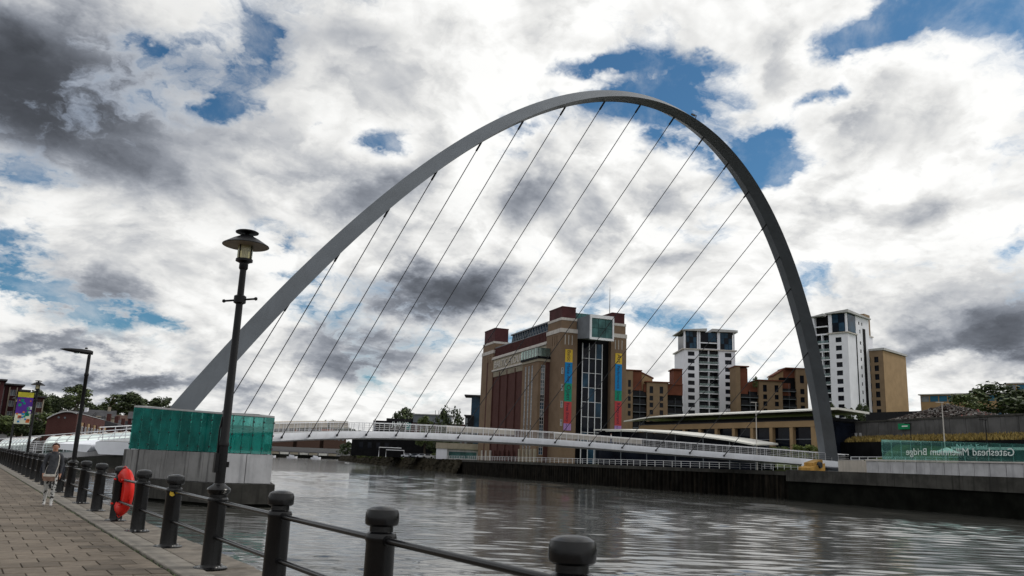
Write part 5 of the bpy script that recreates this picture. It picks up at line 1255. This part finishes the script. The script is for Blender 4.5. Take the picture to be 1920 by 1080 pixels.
# tall red brick flats at the left edge
def brick_tower(label, px0, px1, d, ztop, rz, mwall='darkred'):
    x0, x1 = d*px0, d*px1; t = thing('brick_apartments', label, 'building', (x0, d, 0), rz, 'red brick apartment towers'); w_ = (x1-x0)*1.0
    n = max(1, int(w_/2.6)); rects = [(w_*(i+.5)/n-.6, w_*(i+.5)/n+.6, z-.8, z+.8) for i in range(n) for z in [ztop-2-2.9*k for k in range(int((ztop-4)/2.9))]]
    block(t, 'wall', 0, w_, 0, 12, 1, ztop, M[mwall], rects, (), [(3, 4.4, z-.8, z+.8) for z in [ztop-2-2.9*k for k in range(3)]], gm='glasslight', fm='framew')
    for i in range(n):
        if i % 2 == 0: MB().box(w_*(i+.5)/n-1.0, w_*(i+.5)/n-.72, -.5, .0, 1, ztop-.5).box(w_*(i+.5)/n+.72, w_*(i+.5)/n+1.0, -.5, .0, 1, ztop-.5).build('cream_bay', M['cream'], t)
    MB().box(-.6, w_+.6, -1.0, 12.5, ztop, ztop+.4).build('roof', M['slate'], t)
brick_tower('red brick apartment tower cut off by the left edge of the picture', .018, .0335, 255, 17.6, 0)
brick_tower('red brick apartment tower with cream bays behind the distant lamps', .0350, .0500, 262, 17.0, 0)
brick_tower('lower red brick apartment tower right of its taller neighbours', .0505, .0560, 258, 15.4, 0)
brick_tower('pinkish apartment house right of the banner lamp', .0640, .0720, 262, 14.2, 0, 'redbrick')
sp = thing('church_spire', 'dark pointed church spire among the trees on the left skyline', 'church', (75.8, 549, 14.5), 0)
MB().box(-2.2, 2.2, -2.2, 2.2, 0, 10).build('church_tower', M['conc_dark'], sp); MB().prism([(-2, -2), (2, -2), (2, 2), (-2, 2)], 10, 10.5).build('parapet', M['conc_dark'], sp)
s_ = MB(); s_.v += [(-1.9, -1.9, 10.5), (1.9, -1.9, 10.5), (1.9, 1.9, 10.5), (-1.9, 1.9, 10.5), (0, 0, 18.2)]; s_.f += [(0, 1, 4), (1, 2, 4), (2, 3, 4), (3, 0, 4), (0, 3, 2, 1)]; s_.mi += [0]*5; s_.build('spire', M['darkred'], sp)

# ================================================================== MIDDLE BACKGROUND
ht = thing('hotel', 'dark maroon hotel with a light JURYS sign beyond the deck', 'building', (158.1, 351, 0), R(-33.4))
block(ht, 'wall', 0, 17.5, 0, 20, 2, 18.2, M['black'], [(1+k*2.4, 2.4+k*2.4, z, z+1.5) for k in range(6) for z in (5, 8, 11)]); MB().box(6, 17.5, -.2, 8, 18.2, 19.4).build('parapet', M['frame'], ht)
me = text_mesh('sign', 'JURYS', 3.0, M['letter'], .05); so = link('sign', me, ht); so.matrix_local = Matrix.Translation((8.6, -.35, 15.9)) @ Matrix.Rotation(R(90), 4, 'X')
MB().box(15.3, 17.4, -.3, -.1, 14.6, 17.6).build('sign_panel', M['tealsign'], ht)
block(ht, 'wall', 17.5, 50, 1, 20, 2, 18.0, M['darkred'], [(19+k*2.6, 20.4+k*2.6, z, z+1.4) for k in range(11) for z in (6, 9, 12, 15)], gm='glasslight')
MB().box(18.2, 35.5, .4, 14, 18.0, 21.6).build('penthouse', M['zinc'], ht); MB().box(17.8, 36, -.1, 14.5, 21.6, 22.0).build('roof', M['roofgrey'], ht)
for x in (28, 29.6): MB().tube([(x, 3, 22), (x, 3, 24)], .12, 5).build('flue', M['frame'], ht)
gb = thing('glass_building', 'slim glass building with a flat cap left of the flour mill', 'building', (152.6, 258.9, 0), R(-33.4))
MB().box(0, 3.2, 0, 8, 2, 17.6).build('core', M['frame'], gb); MB().box(2.0, 6, .5, 9, 2, 24.8).build('core', M['glassblue'], gb)
for k in range(7): MB().box(.2, 1.0, -.1, .0, 3+k*2, 4.8+k*2).build('pane', M['glasslight'], gb); MB().box(2.1, 3.2, .38, .48, 3+k*2, 4.8+k*2).build('pane', M['glasslight'], gb)
MB().box(-.6, 6, -.6, 9, 24.8, 25.3).box(-.4, 3, -.5, 8, 17.6, 18.0).build('roof', M['slate'], gb)
ww = thing('white_building', 'low white walled building under the deck left of the flour mill', 'building', (139.6, 255.5, 0), R(-33.4))
MB().box(0, 3.8, 0, 12, 1.9, 7.4).build('wall', M['towerwhite'], ww); MB().box(3.8, 15, .6, 12, 1.9, 5.5).build('wall', M['conc_light'], ww); MB().box(4.4, 14, .5, .65, 2.4, 4.6).build('shopfront', M['glassgreen'], ww); MB().box(-.2, 15.2, -.3, 12, 5.5, 7.5).build('fascia', M['cream'], ww)
dk = thing('dark_building', 'dark navy low building under the left half of the deck', 'building', (146, 300, 0), R(-33.4)); MB().box(-18, 16, 0, 14, 2, 9.5).build('wall', M['black'], dk)
for k in range(4): MB().box(-15+k*3.4, -13.4+k*3.4, -.1, 0, 5, 7.4).build('window', M['glass'], dk)
shl = thing('bus_shelter', 'white framed shelter on the far bank under the deck', 'shelter', (127.5, 276.3, 0), R(-33.4))
b = MB(); b.tube([(0, 0, 1.9), (0, 0, 5.2), (8, 0, 5.2)], .16, 6); b.tube([(2.5, .5, 1.9), (2.5, .5, 4.4), (9, .5, 4.4), (9, .5, 1.9)], .16, 6); b.build('frame', M['white'], shl)
def car(label, x, y, z, rz, m):
    t = thing('parked_car', label, 'car', (x, y, z), rz, 'pale cars parked on the far bank')
    b = MB(); b.v += [(-2.1, s*.85, zz_) for s in (-1, 1) for zz_ in (.3, .85)]; b.v = []
    prof = [(-2.1, .3), (-2.1, .8), (-1.3, .95), (-.8, 1.42), (.9, 1.42), (1.5, .95), (2.1, .82), (2.1, .3)]
    n = len(prof); b.v = [(x_, -.85, z_) for x_, z_ in prof]+[(x_, .85, z_) for x_, z_ in prof]; b.f = [tuple(range(n)), tuple(range(2*n-1, n-1, -1))]+[(i, (i+1) % n, n+(i+1) % n, n+i) for i in range(n)]; b.mi = [0]*len(b.f)
    b.build('body', m, t)
    MB().box(-.75, .85, -.87, -.855, .95, 1.36).build('side_window', M['glass'], t)
    for x_ in (-1.3, 1.3):
        for s in (-.8, .8): o = MB().lathe([(.32, -.1), (.32, .1)], 12).build('wheel', M['black'], t); o.rotation_euler = (R(90), 0, 0); o.location = (x_, s, .32)
    return t
for k, (a, d, m) in enumerate(((.4660, 292, 'offwhite'), (.4745, 291, 'zinc'), (.4830, 290, 'offwhite'), (.4905, 289, 'roofgrey'))):
    car(['white car parked leftmost under the deck', 'grey car parked under the deck between white ones', 'white car parked under the deck right of a grey car', 'silver car parked beside the white building'][k], d*math.sin(a), d*math.cos(a), 1.98, R(-30), M[m])
# far left: terraces, pale river wall and boats
for k in range(7):
    a = R(16.6)+R(5.2)*k/6; d = 925+10*(k % 2); t = thing('terraced_houses', 'far brown terrace, %s from the left behind the left end of the deck' % ORD[k], 'house', (d*math.sin(a), d*math.cos(a), 9), R(-20), 'far terraces above the deck')
    MB().box(-12, 12, 0, 10, 0, 14+k % 3).build('wall', M['brownbrick'], t); rf = MB(); hz = 14+k % 3; rf.v += [(-12.5, -.5, hz), (12.5, -.5, hz), (12.5, 10.5, hz), (-12.5, 10.5, hz), (-12.5, 5, hz+5), (12.5, 5, hz+5)]; rf.f += [(0, 1, 5, 4), (2, 3, 4, 5), (1, 2, 5), (3, 0, 4), (0, 3, 2, 1)]; rf.mi += [0]*5; rf.build('roof', M['rust' if k % 2 else 'slate'], t)
    for i in range(5): MB().box(-10+i*4.4, -8.4+i*4.4, -.15, 0, hz-5, hz-3).build('window', M['glasslight'], t)
for k in range(9):
    a = R(16.7)+R(5.0)*k/8; d = 868+random.uniform(-4, 14); t = thing('riverside_cottage', 'far pale cottage, %s from the left along the water under the deck' % ORD[k], 'house', (d*math.sin(a), d*math.cos(a), 1.2), R(-20), 'pale cottages along the far water'); MB().box(-4, 4, 0, 6, 0, 2.4).build('wall', M['roofwhite' if k % 2 else 'cream'], t); MB().prism([(-4.4, -.4), (4.4, -.4), (4.4, 6.4), (-4.4, 6.4)], 2.4, [2.8, 2.8, 4.6, 4.6]).build('roof', M['slate'], t)
for k, a in enumerate((.2925, .3085, .3330, .3600)):
    d = 800; t = thing('moored_boat', ['white boat moored nearest the concrete pier', 'white boat second from the concrete pier', 'small white boat in the middle of the moored boats', 'white boat moored nearest the bushes'][k], 'boat', (d*math.sin(a), d*math.cos(a), WATER_Z), R(-20+k*9), 'boats moored below the far cottages')
    b = MB(); n = 0; secs = [(-4.5, 1.3, .0), (-2, 1.6, 0), (2, 1.5, .1), (4.2, .8, .35), (5.2, .05, .6)]
    for x, w_, z in secs: b.v += [(x, -w_, 1.5+z), (x, -w_*.7, -.3), (x, w_*.7, -.3), (x, w_, 1.5+z)]
    for i in range(4):
        for j in range(4): j2 = (j+1) % 4; b.f.append((i*4+j, i*4+j2, (i+1)*4+j2, (i+1)*4+j)); b.mi.append(0)
    b.f.append((0, 1, 2, 3)); b.mi.append(0); b.build('hull', M['towerwhite'], t); MB().prism([(-2.5, -1.1), (1.8, -1.0), (1.8, 1.0), (-2.5, 1.1)], 1.4, [3.3, 2.7, 2.7, 3.3]).build('cabin', M['offwhite'], t); MB().tube([(0, 0, 3), (0, 0, 7)], .08, 4).build('mast', M['zinc'], t)

# ================================================================== POLES AND SMALL THINGS ON THE FAR QUAY
def pole(label, x, y, z0, z1, m='zinc', head=True):
    t = thing('lamp_column', label, 'lamp post', (x, y, 0), R(-30), 'thin lamp columns on the far bank'); MB().tube([(0, 0, z0), (0, 0, z1)], [.11, .06], 7).build('column', M[m], t)
    if head: MB().box(-.9, .2, -.14, .14, z1-.04, z1+.08).build('lamp_head', M[m], t)
pole('tall pale lamp column rising behind the lettered glass screen', 122.6, 67.0, 3.2, 13.0, 'stoneband'); pole('thin lamp column before the long-roofed hall', 121.4, 101.0, 2, 14.2, 'stoneband')
pole('dark lamp with a flat white head before the dry grass', 124.5, 61.8, 3.2, 10.4, 'frame'); pole('short lamp at the retaining wall', 126.5, 74.5, 4, 10.2, 'frame')
gn = thing('green_sign', 'green wall sign on the retaining wall', 'sign', (0, 0, 0))
p = W1+e2*21+n2_*.25; MB().prism([p, p+e2*2.6, p+e2*2.6+n2_*.1, p+n2_*.1], 10.0, 11.0).build('sign_plate', M['signgreen'], gn); MB().prism([p+e2*.9+n2_*.11, p+e2*2.2+n2_*.11, p+e2*2.2+n2_*.14, p+e2*.9+n2_*.14], 10.42, 10.62).build('sign_arrow', M['letter'], gn)
# quayside parasol and kiosk behind the glass
pr = thing('parasol', 'white parasol behind the lettered glass screen', 'parasol', (107.5, 58.5, 2.3))
s_ = MB(); N = 8
for k in range(N): a, c = 2*math.pi*k/N, 2*math.pi*(k+1)/N; s_.tri((1.9*math.cos(a), 1.9*math.sin(a), 2.75), (1.9*math.cos(c), 1.9*math.sin(c), 2.75), (0, 0, 3.5))
s_.build('canopy', M['roofwhite'], pr, fix=False); MB().tube([(0, 0, 0), (0, 0, 3.45)], .04, 6).build('pole', M['zinc'], pr)
kb = thing('quay_kiosk', 'long low white roofed kiosk behind the right glass screen', 'kiosk', (112.5, 42.5, 2.2), R(8))
MB().box(-.6, 4, 0, 16, 0, 3.3).build('wall', M['frame'], kb); MB().box(-1.4, 4.4, -.8, 16.5, 3.4, 3.75).build('roof', M['roofwhite'], kb)
me = text_mesh('sign', 'North East', .85, M['letter'], .03); so = link('sign', me, kb); so.matrix_local = Matrix.Translation((-1.42, 15.9, 3.5)) @ Matrix.Rotation(R(-90), 4, 'Z') @ Matrix.Rotation(R(90), 4, 'X')

# ================================================================== PEOPLE
M['skin'] = mat('skin', (.36, .19, .13), .55, .08, 6)
M['hair'] = mat('hair_brown', (.045, .022, .016), .6, .3, 30)
def cloth(name, c): return mat(name, c, .9, .2, 14, .2, 160)
def leggings():
    m = bpy.data.materials.new('patterned_leggings'); m.use_nodes = True; t = m.node_tree; b = NB(t); bs = t.nodes['Principled BSDF']
    tc = b.n('ShaderNodeTexCoord'); v = b.n('ShaderNodeTexVoronoi'); v.inputs['Scale'].default_value = 16; t.links.new(tc.outputs['Object'], v.inputs['Vector'])
    n = b.noise(tc.outputs['Object'], 22, 3, .6).outputs['Fac']
    f_ = b.smooth(b.m('ADD', v.outputs['Distance'], b.m('MULTIPLY', n, .35)), .56, .64)
    b.put(bs.inputs['Base Color'], b.mix(f_, (.02, .02, .022), (.42, .42, .41))); bs.inputs['Roughness'].default_value = .85
    return m
def person(label, loc, rz, H, mats, step=.16, hair_long=True, detail=True, group=None, arm=.0):
    """one continuous skinned body; mats: skin, top, trousers, shoes"""
    k = H/1.67; t = thing('person', label, 'person', loc, rz, group)
    V, E_, Rd = [], [], []
    def add(p, r_, par=None, ry=None):
        V.append((p[0]*k, p[1]*k, p[2]*k)); Rd.append((r_*k, (ry or r_)*k)); i = len(V)-1
        if par is not None: E_.append((par, i))
        return i
    pel = add((0, 0, .93), .130, None, .105); sp_ = add((0, .0, 1.08), .112, pel, .088); ch = add((0, .0, 1.25), .135, sp_, .10); nb = add((0, .0, 1.37), .085, ch, .07)
    nk = add((0, .0, 1.43), .052, nb); jaw = add((0, -.012, 1.49), .066, nk); hd = add((0, -.008, 1.56), .083, jaw, .088); tp = add((0, .004, 1.625), .064, hd, .07)
    for s in (-1, 1):
        sh = add((s*.165, 0, 1.345), .060, nb); el = add((s*.215, .03+s*arm*.3, 1.10), .046, sh); wr_ = add((s*.205, -.05+s*arm, .875), .031, el); pa = add((s*.20, -.07+s*arm, .81), .030, wr_, .018)
        if detail:
            for j in range(4):
                bx_ = (s*.20, -.105+.022*j+s*arm-.01, .765); f1 = add(bx_, .0095, pa); f2 = add((bx_[0]-s*.004, bx_[1]-.004, .735-(.006 if j in (1, 2) else 0)), .0085, f1); add((bx_[0]-s*.014, bx_[1]-.006, .712-(.008 if j in (1, 2) else 0)), .007, f2)
            t1 = add((s*.185, -.105+s*arm, .80), .011, pa); add((s*.175, -.125+s*arm, .775), .009, t1)
        hip = add((s*.088, 0, .86), .098, pel, .10); yk = -s*step
        kn = add((s*.088, yk*.55-.02, .49), .060, hip); cf_ = add((s*.086, yk*.8+.03, .34), .056, kn); an_ = add((s*.082, yk+.02, .095+(.02 if yk > 0 else 0)), .038, cf_); he = add((s*.082, yk+.035, .045), .036, an_); add((s*.09, yk-.12, .036), .036, an_, .030)
    me = bpy.data.meshes.new('body'); bm = bmesh.new(); ly = bm.verts.layers.skin.verify(); vs_ = []
    for p, r_ in zip(V, Rd): v = bm.verts.new(p); v[ly].radius = r_; vs_.append(v)
    vs_[0][ly].use_root = True
    for a, c in E_: bm.edges.new((vs_[a], vs_[c]))
    bm.to_mesh(me); bm.free()
    o = bpy.data.objects.new('body', me); COL.objects.link(o)
    o.modifiers.new('skin', 'SKIN').use_smooth_shade = True; o.modifiers.new('sub', 'SUBSURF').levels = 2
    dg = bpy.context.evaluated_depsgraph_get(); dg.update(); m2 = bpy.data.meshes.new_from_object(o.evaluated_get(dg)); bpy.data.objects.remove(o)
    m2.materials.clear()
    for m in mats: m2.materials.append(m)
    for po in m2.polygons:
        c = po.center/k; i = 2
        if c.z > 1.405: i = 0
        elif abs(c.x) > .155 and c.z < .865: i = 0
        elif c.z > .84 or abs(c.x) > .155 and c.z > .80: i = 1
        elif c.z < .085: i = 3
        po.material_index = i; po.use_smooth = True
    link('body', m2, t)
    hb = MB(); N = 12
    for i in range(7):
        a = R(-88)+R(176)*i/6
        for j in range(N): q_ = 2*math.pi*j/N; fr_ = math.cos(a); hb.v.append((.094*k*fr_*math.cos(q_), (.016+.100*fr_*math.sin(q_))*k, (1.585+.082*math.sin(a))*k))
    for i in range(6):
        for j in range(N): hb.f.append((i*N+j, i*N+(j+1) % N, (i+1)*N+(j+1) % N, (i+1)*N+j)); hb.mi.append(0)
    hb.v = [(x, max(y, -.075*k+.9*max(0, (1.615*k-z))), z) for x, y, z in hb.v]
    h_ = hb.build('hair', mats[4] if len(mats) > 4 else M['hair'], t, True)
    if hair_long: MB().tube([(0, .09*k, 1.58*k), (0, .13*k, 1.52*k), (0, .11*k, 1.40*k)], [.03, .032, .012], 7).build('ponytail', M['hair'], h_, True)
    if detail:
        fc = MB()
        for s in (-1, 1): fc.lathe([(.002, -.008), (.010, 0), (.002, .008)], 8, (s*.030*k, -.090*k, 1.565*k))
        fc.build('eyes', M['black'], t, True)
        ns = MB(); ns.v += [(-.012*k, -.090*k, 1.535*k), (.012*k, -.090*k, 1.535*k), (0, -.112*k, 1.537*k), (0, -.092*k, 1.572*k)]; ns.f += [(0, 1, 2), (0, 2, 3), (1, 3, 2), (0, 3, 1)]; ns.mi += [0]*4; ns.build('nose', mats[0], t, True)
        MB().box(-.022*k, .022*k, -.088*k, -.080*k, 1.506*k, 1.514*k).build('mouth', M['redb'], t)
        for s in (-1, 1): MB().lathe([(.004, -.026), (.016, 0), (.004, .024)], 8, (s*.086*k, .005*k, 1.555*k)).build('ear', mats[0], t, True)
    return t
W_LEG = leggings()
wm_ = person('woman walking in a dark grey jacket and black and white patterned leggings', (2.32, 25.9, 0), R(-6), 1.70, [M['skin'], cloth('grey_hoodie', (.055, .058, .066)), W_LEG, cloth('pale_trainers', (.42, .40, .40)), M['hair']], .15, True, True, None, .03)
jk = MB(); jk.lathe([(.085, 1.36), (.098, 1.40), (.088, 1.445), (.062, 1.45)], 16, (0, .012, .02)); jk.build('hood_collar', cloth('grey_hoodie', (.055, .058, .066)), wm_, True)
for s in (-1, 1):
    MB().tube([(s*.235, .06, 1.16), (s*.25, .05, .98), (s*.215, .03, .80)], [.03, .05, .055], 8).build('jacket_side', cloth('navy_jacket', (.02, .023, .032)), wm_, True)
bag = thing('shoulder_bag', 'pale and tan shoulder bag at the hip of the walking woman', 'bag', (2.32, 25.9, 0), R(-6))
b = MB(); b.prism([(-.20, -.19), (.10, -.19), (.10, -.125), (-.20, -.125)], .80, .86).build('bag_flap', cloth('bag_pale', (.5, .47, .43)), bag)
MB().prism([(-.19, -.185), (.09, -.185), (.09, -.125), (-.19, -.125)], .68, .80).build('bag_body', cloth('bag_tan', (.20, .13, .10)), bag)
MB().tube([(.08, -.15, .86), (.13, -.135, 1.1), (.13, -.11, 1.30), (.10, .0, 1.44), (.0, .12, 1.38), (-.15, .12, 1.0), (-.17, -.12, .86)], .012, 6).build('strap', cloth('bag_pale', (.5, .47, .43)), bag, True)
pA = rp_(.47, -1.2, 0)
person('person in a white shirt on the access ramp behind the walking woman', (pA.x, pA.y, pA.z), R(30), 1.75, [M['skin'], cloth('white_shirt', (.6, .58, .56)), cloth('dark_jeans', (.03, .035, .05)), M['black'], M['hair']], .05, False, False)
def on_deck(x, off, label, c1, c2):
    p, t, nrm = deck_pt(x); p = Matrix.Rotation(BRA, 3, 'Z') @ (p+nrm*off)+Vector((BRX, BRY, .53))
    person(label, p, random.uniform(0, 6), 1.74, [M['skin'], cloth('coat_'+label[:12].replace(' ', '_'), c1), cloth('legs_'+label[:12].replace(' ', '_'), c2), M['black'], M['hair']], .12, False, False, 'people crossing the bridge')
on_deck(17.9, 1.0, 'dark clothed person on the deck beside the glass hall', (.02, .02, .025), (.02, .02, .02))
on_deck(35.6, 1.2, 'person in white on the left half of the deck', (.5, .5, .5), (.2, .22, .28))
on_deck(75.6, 1.6, 'person in a white top and blue jeans on the right of the deck', (.55, .55, .55), (.03, .06, .14))
person('distant pedestrian in pink at the left edge of the quay', (1.35, 58, 0), R(10), 1.68, [M['skin'], cloth('pink_top', (.42, .16, .17)), cloth('dark_jeans', (.03, .035, .05)), M['black'], M['hair']], .14, True, False)
